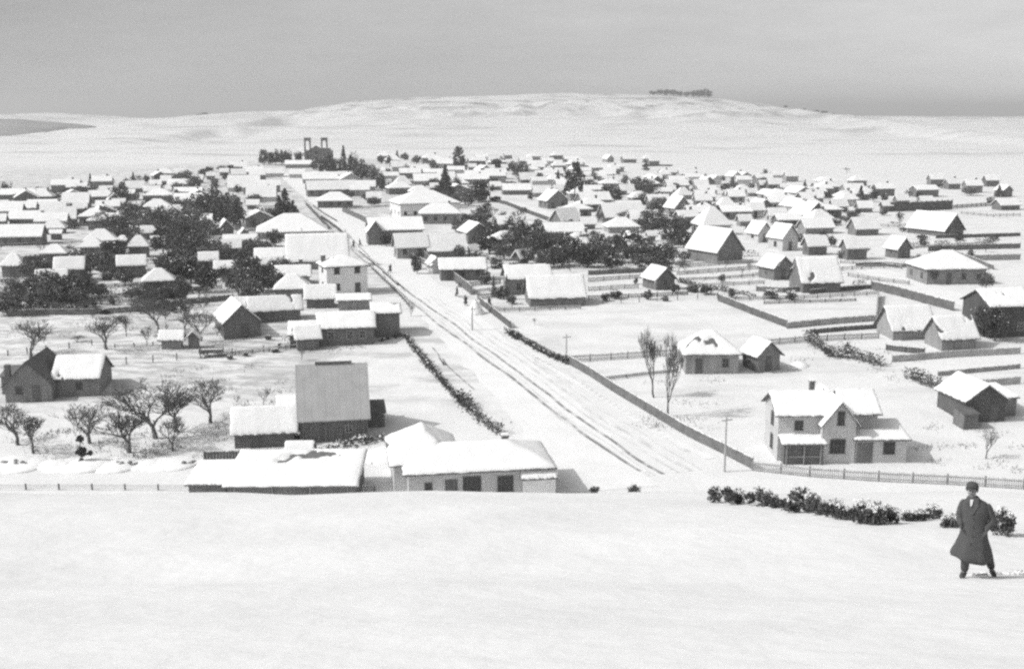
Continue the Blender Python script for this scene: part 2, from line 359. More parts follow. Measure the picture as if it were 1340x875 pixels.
# ------------------------------------------------------------------ houses
GRID = R(16.7)
def roofsurf(hu, hv, He, Hr, o, hip):
    sl = Hr / hv; ze = He - o * sl
    if hip:
        r = max(hu - hv * .95, .15)
        top = [(-hu - o, -hv - o, ze), (hu + o, -hv - o, ze), (hu + o, hv + o, ze), (-hu - o, hv + o, ze), (-r, 0, He + Hr), (r, 0, He + Hr)]
        return top, [(0, 1, 5, 4), (1, 2, 5), (2, 3, 4, 5), (3, 0, 4)]
    top = [(-hu - o, -hv - o, ze), (hu + o, -hv - o, ze), (hu + o, 0, He + Hr), (-hu - o, 0, He + Hr), (hu + o, hv + o, ze), (-hu - o, hv + o, ze)]
    return top, [(0, 1, 2, 3), (3, 2, 4, 5)]
def wing(root, cx, cy, W, D, He, Hr, kind='L', wall='dark', o=.45, snow=True, near=False, z0=0.0, snowt=.2, roofm='roof', melt=None):
    mx = Matrix.Translation((cx, cy, z0))
    hu, hv = W / 2, D / 2
    if kind == 'G' or (kind == 'H' and D > W): mx = mx @ Matrix.Rotation(math.pi / 2, 4, 'Z'); hu, hv = hv, hu
    hip = kind == 'H'
    b = MB()
    if hip or kind == 'F':
        b.box(-hu, hu, -hv, hv, -.6, He, mx)
    elif kind == 'S':                                    # lean-to, high at the back
        b.add([(-hu, -hv, -.6), (hu, -hv, -.6), (hu, hv, -.6), (-hu, hv, -.6), (-hu, -hv, He), (hu, -hv, He), (hu, hv, He + Hr), (-hu, hv, He + Hr)],
              [(0, 3, 2, 1), (4, 5, 6, 7), (0, 1, 5, 4), (1, 2, 6, 5), (2, 3, 7, 6), (3, 0, 4, 7)], mx)
    else:
        b.add([(-hu, -hv, -.6), (-hu, hv, -.6), (-hu, hv, He), (-hu, 0, He + Hr), (-hu, -hv, He), (hu, -hv, -.6), (hu, hv, -.6), (hu, hv, He), (hu, 0, He + Hr), (hu, -hv, He)],
              [(0, 4, 3, 2, 1), (5, 6, 7, 8, 9), (0, 5, 9, 4), (1, 2, 7, 6), (0, 1, 6, 5), (4, 9, 8, 3), (3, 8, 7, 2)], mx)
    b.build('wall', M[wall], root)
    if kind == 'F':
        top = [(-hu - o, -hv - o, He + .12), (hu + o, -hv - o, He + .12), (hu + o, hv + o, He + .2), (-hu - o, hv + o, He + .2)]; fs = [(0, 1, 2, 3)]
    elif kind == 'S':
        sl = Hr / (2 * hv); top = [(-hu - o, -hv - o, He - o * sl + .12), (hu + o, -hv - o, He - o * sl + .12), (hu + o, hv + o, He + Hr + o * sl + .12), (-hu - o, hv + o, He + Hr + o * sl + .12)]; fs = [(0, 1, 2, 3)]
    else:
        top, fs = roofsurf(hu, hv, He + .12, Hr, o, hip)
    b = MB(); b.slab(top, fs, .11, mx); rf = b.build('roof', M[roofm], root)
    if snow:
        b = MB()
        if near:
            nu, nv = 44, 22; g = []; mel = random.uniform(.42, .75); ff = []
            k = Hr / hv if kind not in 'FS' else 0
            rnd = random.random() * 50
            for j in range(nv + 1):
                for i in range(nu + 1):
                    u = (2 * i / nu - 1); v_ = (2 * j / nv - 1)
                    e = min(1 - abs(u), 1 - abs(v_)); jag = .12 * mnoise.noise(Vector((i * .33, j * .5, rnd)))
                    ru = u * (hu + o - .02 + (jag if e < .01 and abs(u) > .99 else 0)); rv = v_ * (hv + o - .02 + (jag if e < .01 and abs(v_) > .99 else 0))
                    if kind == 'S': zz = He + Hr * (rv + hv) / (2 * hv)
                    elif kind == 'F': zz = He + .12
                    else:
                        dd = min(hv + o - abs(rv), (hu + o - abs(ru)) if hip else 99); zz = He - o * k + k * dd
                    th = snowt * (.35 + .65 * min(1, e * 9)) * (1 + .3 * mnoise.noise(Vector((ru * .8, rv * .8, rnd))))
                    th -= max(0, mnoise.noise(Vector((ru * .28, rv * .4, rnd + 9))) + .25 * mnoise.noise(Vector((ru * 1.6, rv * 1.6, rnd + 3))) - mel - (melt or 0)) * 2.2
                    g.append((ru, rv, zz + .125 + th))
            for j in range(nv):
                for i in range(nu): a = j * (nu + 1) + i; ff.append((a, a + 1, a + nu + 2, a + nu + 1))
            b.slab(g, ff, snowt * .3, mx)
            s = b.build('snow', M['snow'], rf, True)
        else:
            b.slab([(x, y, z + snowt + .004) for x, y, z in top], fs, snowt, mx); s = b.build('snow', M['snow'], rf)
    return rf
def window(root, x, y, z, w, h, side, pane=True, fm='frame', name='window', mull=1):
    a = {'F': 0, 'R': math.pi / 2, 'B': math.pi, 'L': -math.pi / 2}[side]
    mx = Matrix.Translation((x, y, z)) @ Matrix.Rotation(a, 4, 'Z'); t = .08
    b = MB()
    if pane:
        b.box(-w / 2, -w / 2 + t, -.07, .02, 0, h, mx); b.box(w / 2 - t, w / 2, -.07, .02, 0, h, mx)
        b.box(-w / 2 + t, w / 2 - t, -.07, .02, h - t, h, mx); b.box(-w / 2 - .06, w / 2 + .06, -.12, .02, -.06, -.002, mx)
        for k in range(1, mull + 1):
            xx = -w / 2 + w * k / (mull + 1); b.box(xx - .025, xx + .025, -.06, .02, .0, h - t, mx)
        b.box(-w / 2 + t, -.03, -.055, .015, h * .5, h * .5 + .04, mx); b.box(.03, w / 2 - t, -.055, .015, h * .5, h * .5 + .04, mx)
        f = b.build(name, M[fm], root)
        b = MB(); b.box(-w / 2 + .03, w / 2 - .03, -.03, .01, .01, h - .03, mx); b.build('pane', M['glass'], f)
    else:
        b.box(-w / 2, w / 2, -.04, .02, 0, h, mx); b.build(name, M['glass'], root)
def door(root, x, y, z, side='F', w=.95, h=2.05, m='darkframe'):
    a = {'F': 0, 'R': math.pi / 2, 'B': math.pi, 'L': -math.pi / 2}[side]
    mx = Matrix.Translation((x, y, z)) @ Matrix.Rotation(a, 4, 'Z'); b = MB()
    b.box(-w / 2, w / 2, -.05, .02, -.3, h, mx); b.build('door', M[m], root)
def chimney(root, x, y, z, h=1.3, w=.6):
    b = MB(); b.box(x - w / 2, x + w / 2, y - w / 2, y + w / 2, z - 1.2, z + h); b.box(x - w / 2 - .07, x + w / 2 + .07, y - w / 2 - .07, y + w / 2 + .07, z + h, z + h + .12)
    c = b.build('chimney', M['brick'], root)
    b = MB(); b.box(x - w / 2 - .04, x + w / 2 + .04, y - w / 2 - .04, y + w / 2 + .04, z + h + .123, z + h + .25); b.build('snow', M['snow'], c)
LOOK = {'dark': 'dark timber', 'mid': 'grey timber', 'light': 'pale plastered', 'white': 'white-walled'}
def house(kind, xl, xr, yr, ye, yb, tone='dark', rot=None, k=None, win=None, chim=None, label=None, cat='house', group='snow-roofed houses of the town', name='house', snow=True, stor=1, near=None, roofm='roof', minh=1.7, o=None):
    p = at((xl + xr) / 2, yb); s = ppm(p); rz = GRID if rot is None else R(rot)
    phi = math.atan2(p.x, p.y); a = rz + phi
    if k is None: k = {'L': .62, 'H': .75, 'G': 1.25, 'S': .7, 'F': .7}[kind]
    app = (xr - xl) / s
    o = (.45 if s > 4 else .3) if o is None else o
    app = max(app - 2 * o * .9, 1.5)
    if kind == 'S' or kind == 'F': pass
    W = app / (math.cos(a) + k * abs(math.sin(a))); D = k * W
    fw = W * math.cos(a) * s
    cxp = (xr - o * s - fw / 2) if a > 0 else (xl + o * s + fw / 2)
    p = at(cxp, yb); s = ppm(p)
    th = math.atan2(CAMZ - p.z, math.hypot(p.x, p.y))
    He = max((yb - ye) / s / math.cos(th), minh)
    slopespan = D / 2 if kind in 'LH' else 0 if kind == 'G' else D
    rise = ((ye - yr) / s - (slopespan) * math.sin(th)) / math.cos(th)
    half = D / 2 if kind in 'LH' and D <= W or kind == 'L' else W / 2
    Hr = min(max(rise, half * .38), half * 1.15)
    if kind == 'S': Hr = max(.4, min(rise, D * .5))
    back = Vector((-math.sin(rz), math.cos(rz), 0)); c = p + back * (D / 2); c.z = min(p.z, town(c.x, c.y))
    r = empty(name, c, rz)
    if near is None: near = s > 6.5
    wing(r, 0, 0, W, D, He, Hr, kind, tone, o, snow, near, roofm=roofm, snowt=.13 if s > 6.5 else .22)
    if win is None: win = s > 2.6
    if win:
        fm = 'mid' if tone in ('dark', 'mid') else 'darkframe'; pane = s > 5.5
        for st in range(stor):
            z = .9 + st * 2.8
            if z + 1.1 > He: break
            n = max(1, int(W / 2.6)); dr = random.randrange(n) if st == 0 and He > 2.05 else -1
            for i in range(n):
                x = -W / 2 + W * (i + .5) / n
                if i == dr: door(r, x, -D / 2, 0, m='darkframe' if tone != 'dark' else 'fence')
                else: window(r, x, -D / 2, z, .95, min(1.15, He - z - .15), 'F', pane, fm)
            if a > .12 or a < -.12:
                m = max(1, int(D / 3.4)); sx = -1 if a > 0 else 1
                for i in range(m): window(r, sx * W / 2, -D / 2 + D * (i + .5) / m, z, .9, min(1.1, He - z - .15), 'L' if sx < 0 else 'R', pane, fm)
    if chim is None: chim = s > 2.2 and random.random() < .5 and W > 5 and kind in 'LHG'
    if chim: chimney(r, W * (.25 if chim is True else chim) if kind != 'G' else 0, D * .12 if kind != 'G' else D * .2, He + Hr * .75)
    if label: tag(r, label, cat, group); AUTO.append((r, None, *project(c)))
    else:
        sz = 'small ' if W < 6 else 'long ' if W > 14 else ''
        rk = {'L': 'gabled', 'G': 'gable-fronted', 'H': 'hipped', 'S': 'lean-to', 'F': 'flat-roofed'}[kind]
        nm = 'shed' if W < 4.2 or cat == 'shed' else 'house'
        auto(r, f'{sz}{rk} {LOOK[tone]} {nm}', nm, group, c)
        if nm == 'shed' and name == 'house': r.name = 'shed'
    r['_s'] = s; r['_W'] = W; r['_D'] = D; r['_He'] = He
    return r
RB = 11
# kind, xl, xr, ridge, eave, base, tone, extras      (far left)
HL = [
('L',0,60,248,255,262,'dark'),('L',-12,12,264,269,275,'dark'),('L',36,78,263,269,275,'dark'),('L',82,120,254,267,272,'dark'),('L',116,131,251,257,261,'mid'),
('L',12,56,277,286,294,'dark'),('L',-14,11,281,288,296,'dark'),('L',60,102,272,286,293,'dark'),('L',96,115,269,274,279,'dark'),('H',55,88,289,299,306,'dark'),('L',-2,62,295,309,321,'dark'),
('L',65,83,306,309,314,'dark'),('H',110,155,301,314,326,'dark'),('H',104,140,312,322,335,'dark'),('L',72,114,337,350,369,'dark'),('G',140,160,254,262,270,'dark'),
('L',165,190,236,246,252,'dark'),('L',188,201,247,252,256,'dark'),('L',176,190,263,269,275,'dark'),('L',188,211,245,251,256,'dark'),('L',203,220,250,256,260,'dark'),('L',196,213,237,243,247,'dark'),
('L',184,206,295,306,312,'dark'),('L',207,226,298,306,312,'mid'),('L',197,216,309,318,325,'dark'),('G',283,308,285,299,308,'dark'),('L',274,291,298,303,308,'dark'),
('L',292,337,308,318,332,'dark'),('G',312,327,300,308,314,'dark'),('L',210,230,231,238,242,'dark'),('L',250,267,229,236,240,'dark'),('L',270,282,225,231,235,'dark'),('L',287,300,221,226,230,'dark'),
('L',228,246,222,228,232,'dark'),('L',298,342,229,246,251,'light'),('L',322,363,241,258,264,'light'),('L',318,346,220,226,230,'mid'),('L',345,372,222,228,232,'light'),('L',130,150,245,251,256,'mid'),('L',216,232,244,250,254,'dark'),('L',147,165,262,268,273,'dark'),('H',150,172,312,318,325,'mid'),
('L',322,340,263,268,274,'dark'),('L',300,322,272,279,286,'mid'),
# left of the main street
('L',333,392,325,340,353,'dark'),('L',360,408,352,364,372,'mid'),('L',340,372,340,350,358,'dark'),('L',280,312,342,350,364,'dark'),
('H',358,408,362,379,389,'mid'),('L',398,441,373,388,403,'dark'),('L',306,349,382,401,418,'dark'),('L',324,397,385,403,421,'dark'),('L',440,487,389,396,406,'mid'),
# right of the main street, far band
('L',373,413,211,216,220,'mid'),('L',378,400,222,228,233,'light'),('L',395,443,226,235,240,'mid'),('L',442,474,225,233,238,'mid'),('L',400,467,237,248,257,'dark'),('L',466,492,237,244,250,'mid'),('H',415,463,252,263,272,'dark'),('L',479,500,250,259,266,'dark'),
('H',503,525,203,210,214,'mid'),('L',510,537,212,219,223,'light'),('L',483,504,216,223,228,'light'),('L',535,562,216,222,227,'mid'),('L',560,600,209,216,219,'light'),('L',495,513,231,241,247,'mid'),('H',513,540,228,241,248,'mid'),('L',540,582,228,237,243,'mid'),('L',596,641,228,235,241,'mid'),('L',562,578,240,246,251,'dark'),('L',600,622,244,250,255,'mid'),
('L',604,612,214,219,223,'mid'),('L',612,624,213,219,223,'mid'),('L',630,648,217,223,227,'dark'),('L',655,668,214,220,224,'dark'),('L',677,704,227,236,240,'dark'),('L',640,656,238,244,249,'dark'),('L',655,696,241,249,255,'dark'),('L',695,722,243,252,258,'mid'),('G',703,745,250,262,273,'dark'),('L',722,745,243,250,256,'light'),('L',752,801,252,262,272,'dark'),('L',790,802,260,266,270,'dark'),
('L',710,738,221,228,232,'mid'),('L',765,777,231,237,241,'dark'),('L',773,783,235,241,245,'dark'),('L',780,789,241,246,251,'dark'),('L',785,811,232,238,242,'dark'),('L',808,831,240,249,255,'dark'),('L',820,829,250,255,259,'dark'),('L',848,867,228,234,238,'mid'),('L',868,885,241,249,254,'dark'),('L',852,880,247,252,257,'mid'),('H',880,906,245,256,261,'mid'),
('L',872,902,232,238,242,'mid'),('L',905,928,236,243,248,'mid'),('L',908,939,244,250,255,'mid'),('L',905,937,252,260,264,'mid'),('H',935,963,254,268,278,'light'),('G',868,905,258,271,281,'mid'),('L',780,845,266,283,291,'dark'),('L',826,846,274,287,293,'mid'),('H',788,838,288,299,305,'mid'),('L',733,756,293,303,310,'mid'),('L',757,781,285,294,300,'dark'),
('L',845,860,302,311,316,'dark'),('G',813,836,306,315,322,'dark'),('L',865,875,302,309,314,'dark'),('H',903,958,270,293,308,'light'),('G',897,974,301,327,344,'dark'),
('H',960,982,243,249,254,'mid'),('L',945,968,251,257,262,'dark'),('L',975,992,246,253,258,'mid'),('L',940,957,262,270,277,'light'),('L',978,991,257,264,269,'dark'),('L',972,1001,262,274,285,'light'),('L',962,985,280,290,296,'mid'),('H',1000,1036,249,257,271,'dark'),('L',1000,1031,273,281,292,'light'),('L',1018,1038,241,247,252,'dark'),('L',990,1008,236,242,247,'dark'),('L',1052,1078,248,257,267,'dark'),
('G',1033,1083,266,280,291,'dark'),('L',1083,1110,259,269,277,'dark'),('L',1118,1143,262,271,278,'dark'),('L',1150,1168,261,268,277,'dark'),('G',975,1011,286,304,317,'light'),('G',1003,1046,294,310,328,'light'),('L',1042,1092,290,301,306,'mid'),('L',1048,1084,302,320,334,'dark'),('L',1098,1136,307,323,340,'dark'),('L',1108,1151,284,298,308,'dark'),('G',1157,1193,311,324,338,'dark'),('G',1188,1262,284,303,309,'dark'),
('L',1088,1106,237,243,248,'dark'),('L',1060,1085,240,246,250,'dark'),('L',1168,1190,256,262,269,'dark'),('L',1298,1335,261,268,275,'dark'),('L',1200,1222,258,264,270,'mid'),
# right of the main street, nearer
('L',655,724,347,363,385,'mid'),('L',683,768,361,387,401,'dark'),('L',572,638,338,351,367,'dark'),('L',513,562,302,322,338,'mid'),('L',555,612,305,329,337,'mid'),('G',556,582,322,345,358,'light'),
('G',838,886,351,364,379,'dark'),('G',990,1040,336,349,366,'dark'),('L',1030,1102,333,367,383,'dark'),('H',1185,1290,328,351,372,'mid'),
('L',1145,1224,397,430,444,'mid'),('L',1208,1279,406,440,458,'mid'),('H',882,970,433,461,489,'mid'),('G',968,1024,448,463,486,'dark'),
]
EXTRA = {(72,337):dict(label='small dark shed with bright white roof among the left-hand trees', cat='shed', name='shed'),
 (1185,328):dict(label='wide house with broad ribbed white hipped roof at the far right', rot=4, k=.8),
 (1145,397):dict(label='steep-roofed grey house with its left gable lit, beside the walled yard', rot=10, k=.75, chim=False),
 (1208,406):dict(label='lower grey house close in front of the dark tree at right edge', rot=12, k=.8, chim=False),
 (882,433):dict(label='squat hipped house with dark ridge cap behind the tall bare trees', rot=2, k=.8),
 (968,448):dict(label='dark gabled shed joined to the right of the squat hipped house', rot=22, k=1.0, cat='shed', name='shed'),
 (683,361):dict(label='long dark barn with white roof nearest the street, right side', cat='barn', name='barn', k=.6, chim=False, win=False),
 (655,347):dict(label='grey house half hidden behind the long dark barn on the right', k=.6),
 (572,338):dict(label='dark rectangular house with white roof above the roadside board fence', k=.5),
 (556,322):dict(label='narrow gabled pale house with steep porch roof beside the street', k=1.5, rot=25),
 (838,351):dict(label='tiny dark gabled house alone beside the middle field', k=1.2, rot=24),
 (990,336):dict(label='small dark gabled house directly left of the wide snowy barn', k=1.1, rot=24),
 (1030,333):dict(label='wide barn with large smooth white roof beside the cross street', cat='barn', name='barn', rot=8, k=.9, win=False, chim=False),
 (1188,284):dict(label='dark barn with long white roof alone in the far right field', cat='barn', name='barn', rot=30, k=1.6, win=False, chim=False),
 (897,301):dict(label='big dark barn with sloping white roof behind the middle gardens', cat='barn', name='barn', rot=32, k=1.3, win=False, chim=False),
 (903,270):dict(label='large pale house with two gable windows in the right quarter', rot=16, k=.9),
 (1003,294):dict(label='pale-sided gabled house, right one of the pair by the cross street', rot=28, k=1.1),
 (975,286):dict(label='pale-sided gabled house, left one of the pair by the cross street', rot=28, k=1.1),
 (324,385):dict(label='long low dark shed with hipped snowy end beside the white two-storey house', k=.35, chim=False, cat='shed', name='shed', win=False),
 (306,382):dict(label='dark shed whose snowy roof meets the left end of the long low shed', k=.5, chim=False, cat='shed', name='shed', win=False),
 (703,250):dict(label='dark broad-gabled house behind the first field wall, left of tall tree', rot=22, k=1.0),
 (415,252):dict(label='low dark hipped house at the corner of the upper street field'),
 (400,237):dict(label='long dark house with white roof behind the corner hipped house', k=.35),
 (780,266):dict(label='dark L-shaped house with broad white roof above the middle gardens', k=.6),
 (1000,249):dict(label='very dark hipped house among the pale houses of right quarter'),
}
for h in HL:
    e = dict(EXTRA.get((h[1], h[3]), EXTRA.get((h[1], h[3] - 0), {})))
    if 'rot' not in e: e['rot'] = RB + random.uniform(-4, 6)
    if h[0] == 'G' and 'k' not in e: e['rot'] = RB + 12; e['k'] = 1.1
    house(*h[:7], **e)
# individually shaped buildings ------------------------------------------------
two = house('H', 415, 485, 334, 348, 386, 'white', rot=22, k=.9, stor=2, chim=False, label='white two-storey house with hipped roof standing left of the main street', near=True)
chimney(two, -3.1, 1.2, 5.0, 1.3, .7)
wb = house('H', 508, 603, 250, 266, 285, 'white', rot=20, k=.72, label='large white-walled building with broad hipped roof right of the upper street', stor=1)
house('H', 548, 604, 267, 279, 293, 'mid', rot=6, k=.6, label='small hipped grey house directly in front of the large white-walled building')
gp = house('L', 478, 556, 285, 301, 319, 'mid', rot=12, k=.8, chim=.3, label='grey house with steep front gable beside the street, facing the walled field')
wing(gp, -gp['_W'] * .42, -gp['_D'] * .35, 3.4, 6, gp['_He'], 2.2, 'G', 'dark', .4, True, True)
bh = house('H', 336, 430, 282, 305, 312, 'mid', rot=12, k=.8, label='broad low house with wide hipped snowy roof left of the street', chim=False)
fl = house('L', 374, 458, 306, 340, 352, 'mid', rot=12, k=.8, near=True, label='wide workshop with smooth white roof just behind the white two-storey house', cat='workshop', chim=False)
# dark house in front of the white two-storey one
def group_house():
    c = at(455, 452); s = ppm(c); r = empty('house', c + Vector((0, 3, 0)), R(10))
    wing(r, -.6, 0, 7.6, 5.6, 2.6, 1.5, 'L', 'dark', .4, True, True)
    wing(r, 5.2, 2.6, 3.8, 4.4, 3.9, .9, 'L', 'dark', .35, True, True)
    wing(r, 1.0, 5.2, 6.5, 4, 2.4, .5, 'S', 'dark', .3, True, True)
    wing(r, -6.6, -.5, 3.8, 5, 1.7, .9, 'S', 'dark', .3, True, True)
    for x in (-2.8, -.2, 1.6): window(r, x, -2.8, 1, .9, 1.1, 'F')
    tag(r, 'cluster of joined dark timber sheds with stepped snowy roofs beside the street hedge', 'outbuildings', 'snow-roofed houses of the town'); AUTO.append((r, None, 455, 430))
group_house()
def shadow_gable():
    c = at(304, 441); r = empty('shed', c + Vector((0, 3.2, 0)), R(24))
    wing(r, 0, 0, 5.2, 8, 2.3, 2.4, 'G', 'dark', .3, True, True)
    door(r, .4, -4, 0, 'F'); tag(r, 'dark steep-gabled shed showing its gable end beside the leafless orchard trees', 'shed', 'snow-roofed houses of the town')
shadow_gable()
house('L', 208, 243, 437, 445, 457, 'mid', rot=6, k=.5, label='long low woodshed with snowy roof right of the bare garden trees', cat='shed', name='shed', win=False, chim=False)
house('G', 243, 257, 440, 446, 456, 'dark', rot=4, k=.6, label='tiny dark hut against the right end of the low woodshed', cat='hut', name='hut', win=False, chim=False)
house('L', 383, 422, 427, 441, 458, 'dark', rot=18, k=.9, label='dark shed with tilted snow roof left of the joined timber sheds', cat='shed', name='shed', win=False, chim=False)
# barn with the bare grey roof
def grey_barn():
    c = at(437, 578); r = empty('barn', c + Vector((-.7, 4.2, 0)), R(10))
    wing(r, 0, 0, 7.3, 8.2, 2.7, 4.9, 'L', 'dark', .3, False, True, roofm='metal')
    b = MB()
    for i in range(9): b.box(-3.3 + i * .8, -3.22 + i * .8, -4.16, -4.1, 0, 2.3)
    b.build('board_strip', M['mid'], r)
    door(r, -1.2, -4.1, 0, 'F', 1.2, 2.0); window(r, 1.6, -4.1, 1.0, .8, .8, 'F')
    wing(r, 4.7, 1.5, 2.0, 3.5, 1.9, .5, 'S', 'dark', .2, False, True)
    wing(r, -4.9, 2.2, 2.4, 4.5, 2.2, .8, 'S', 'dark', .25, True, True)
    b = MB(); b.box(-1.8, 2.2, -.15, .15, 7.68, 7.95); b.build('ridge_vent', M['dark'], r)
    tag(r, 'tall steep barn with bare grey roof and no snow, casting a long shadow', 'barn')
grey_barn()
house('L', 303, 392, 529, 562, 585, 'dark', rot=9, k=.55, label='low dark shed with smooth white roof against the left of grey-roofed barn', cat='shed', name='shed', win=False, chim=False, near=True)
def left_house():
    c = at(62, 524); r = empty('house', c + Vector((-.5, 4, 0)), R(6))
    wing(r, -1.9, -.4, 5.4, 8.0, 2.2, 2.7, 'G', 'dark', .35, False, True)
    wing(r, 3.2, .3, 5.4, 6.2, 2.4, 2.0, 'L', 'dark', .3, True, True)
    wing(r, -5.3, .4, 1.6, 3, 2.4, .6, 'S', 'dark', .2, False, True)
    window(r, -3, -4.4, 1, .8, .9, 'F', fm='darkframe'); door(r, -1, -4.4, 0, 'F'); window(r, 3.5, -2.8, 1, .8, .9, 'F', fm='darkframe')
    b = MB(); b.box(-4.9, -4.3, -3.2, -2.6, 1.5, 4.3); b.build('chimney', M['brick'], r)
    tag(r, 'dark weathered farmhouse with peaked gable and patchy snow at far left', 'house')
left_house()
def slab_shed():
    c = at(357, 664); r = empty('shed', c + Vector((0, 3.9, 0)), R(1.5))
    wing(r, 1.6, 0, 11.6, 7.4, 1.95, .9, 'S', 'dark', .35, True, True, snowt=.22)
    wing(r, -6.2, -.3, 3.4, 5.0, 1.85, .5, 'S', 'dark', .3, True, True, snowt=.22)
    for i in range(4): 
        b = MB(); b.box(-3.6 + 3.4 * i, -3.45 + 3.4 * i, -3.78, -3.72, 0, 1.9); b.build('post', M['mid'], r)
    tag(r, 'long low shed with broad flat snow roof half sunk behind the near slope', 'shed')
slab_shed()
house('L', 373, 414, 590, 602, 612, 'mid', rot=2, k=.8, label='little snow-capped hut just below the grey-roofed barn', cat='hut', name='hut', win=False, chim=False, near=True)
def front_house():
    c = at(618, 657); r = empty('house', c + Vector((0, 3.8, 0)), R(9))
    wing(r, .2, 0, 13.2, 7.4, 3.1, 1.35, 'H', 'light', .5, True, True, snowt=.2)
    wing(r, -4.6, 2.9, 6.0, 8.4, 3.35, 2.0, 'H', 'light', .45, True, True, snowt=.2)
    wing(r, 5.6, -3.95, 3.0, .7, 2.2, .5, 'S', 'white', .2, True, True)
    window(r, -4.6, -3.7, 1.4, .7, .7, 'F', fm='darkframe'); door(r, -2.5, -3.7, .1, 'F', 1.15, 2.2)
    window(r, -.6, -3.7, .9, 1.7, 1.6, 'F', fm='darkframe', mull=3); window(r, 2.5, -3.7, .9, 1.5, 1.5, 'F', fm='darkframe', mull=3)
    b = MB(); b.box(-3.4, 3.9, -3.78, -3.705, -.4, .55); b.build('plinth', M['mid'], r)
    chimney(r, 3.2, 1.2, 4.2, .5, .6)
    tag(r, 'pale house with wide snow roof and dark windows, nearest of all, beside the street', 'house')
front_house()
def right_house():
    c = at(1092, 606); r = empty('house', c, R(1))
    wing(r, -2.9, 3.6, 5.6, 5.4, 5.0, 1.5, 'L', 'light', .45, True, True)
    wing(r, .35, 3.6, 3.3, 7.2, 4.3, 2.1, 'G', 'light', .4, True, True)
    wing(r, 3.0, 4.2, 3.4, 5.2, 4.9, 1.6, 'L', 'mid', .4, True, True)
    wing(r, 4.7, 1.9, 5.2, 3.8, 2.5, .8, 'S', 'light', .35, True, True)
    rf = wing(r, -3.3, .45, 4.0, 1.4, 2.2, .5, 'S', 'dark', .35, True, True)  # solid dark-walled block paints in the shade under the open porch
    b = MB()
    for x in (-5.1, -3.3, -1.6): b.box(x - .07, x + .07, -.5, -.36, 0, 2.1)
    b.box(-5.1, -1.6, -.48, -.40, .8, .9); b.build('porch_rail', M['mid'], r)
    window(r, .4, 0, 4.05, .75, 1.45, 'F', fm='darkframe'); window(r, .2, 0, 1.1, 1.6, 1.5, 'F', fm='darkframe', mull=3)
    window(r, 5.5, 0, 1.0, 1.2, 1.25, 'F', fm='darkframe', mull=2); door(r, 3.0, 0, 0, 'F', 1.7, 2.2, 'dark')
    window(r, -5.7, 3.2, 3.3, 1.0, 1.4, 'L', fm='darkframe'); window(r, -5.7, 3.2, .8, 1.0, 1.5, 'L', fm='darkframe')
    window(r, -3.6, .9, 3.3, .9, 1.0, 'F', fm='darkframe')
    b = MB(); b.box(-1.55, -1.35, .0, .2, 0, 4.3); b.build('corner_post', M['white'], r)
    chimney(r, -1.2, 5.2, 6.6, .7, .5)
    tag(r, 'pale two-storey house with several gables and lean-to, nearest on the right', 'house')
right_house()
def right_dark():
    c = at(1284, 553); r = empty('house', c + Vector((0, 3.2, 0)), R(9))
    wing(r, 0, 0, 4.9, 6.0, 2.6, 1.7, 'G', 'vdark', .35, True, True)
    wing(r, 3.6, .6, 2.3, 4.4, 2.3, .5, 'S', 'dark', .25, True, True)
    wing(r, -3.0, -4.0, 1.7, 2.2, 1.6, .3, 'S', 'dark', .15, False, True)
    window(r, -1.2, -3.0, 1.1, .8, .9, 'F', fm='darkframe'); door(r, 1.0, -3.0, 0)
    tag(r, 'dark gabled timber house at right edge, left roof slope white with snow', 'house')
right_dark()
def edge_house():
    c = at(1306, 440); r = empty('house', c + Vector((1, 3, 0)), R(10))
    wing(r, 0, 0, 7, 7, 4.6, 1.8, 'L', 'vdark', .4, True, True); door(r, -1, -3.5, 0); window(r, 1.4, -3.5, 1, 1, 1.1, 'F')
    tag(r, 'tall dark timber house partly behind the dark trees at right edge', 'house')
edge_house()
for (xl, xr, yr, ye, yb, rot, lab) in [(341, 364, 265, 279, 285, 42, 'small shed with tilted bright roof below the dark conical tree'), (670, 694, 321, 341, 346, 45, 'small shed with tilted bright roof among the middle gardens'),
    (610, 627, 318, 330, 336, 40, 'little shed with tilted white roof behind the street houses'), (718, 762, 272, 294, 297, 38, 'shed with large skewed white roof right of the second field wall'),
    (815, 838, 318, 324, 330, 30, 'tiny snowy shed inside the middle garden trees')]:
    house('L', xl, xr, yr, ye, yb, 'dark', rot=rot, k=.8, label=lab, cat='shed', name='shed', win=False, chim=False)

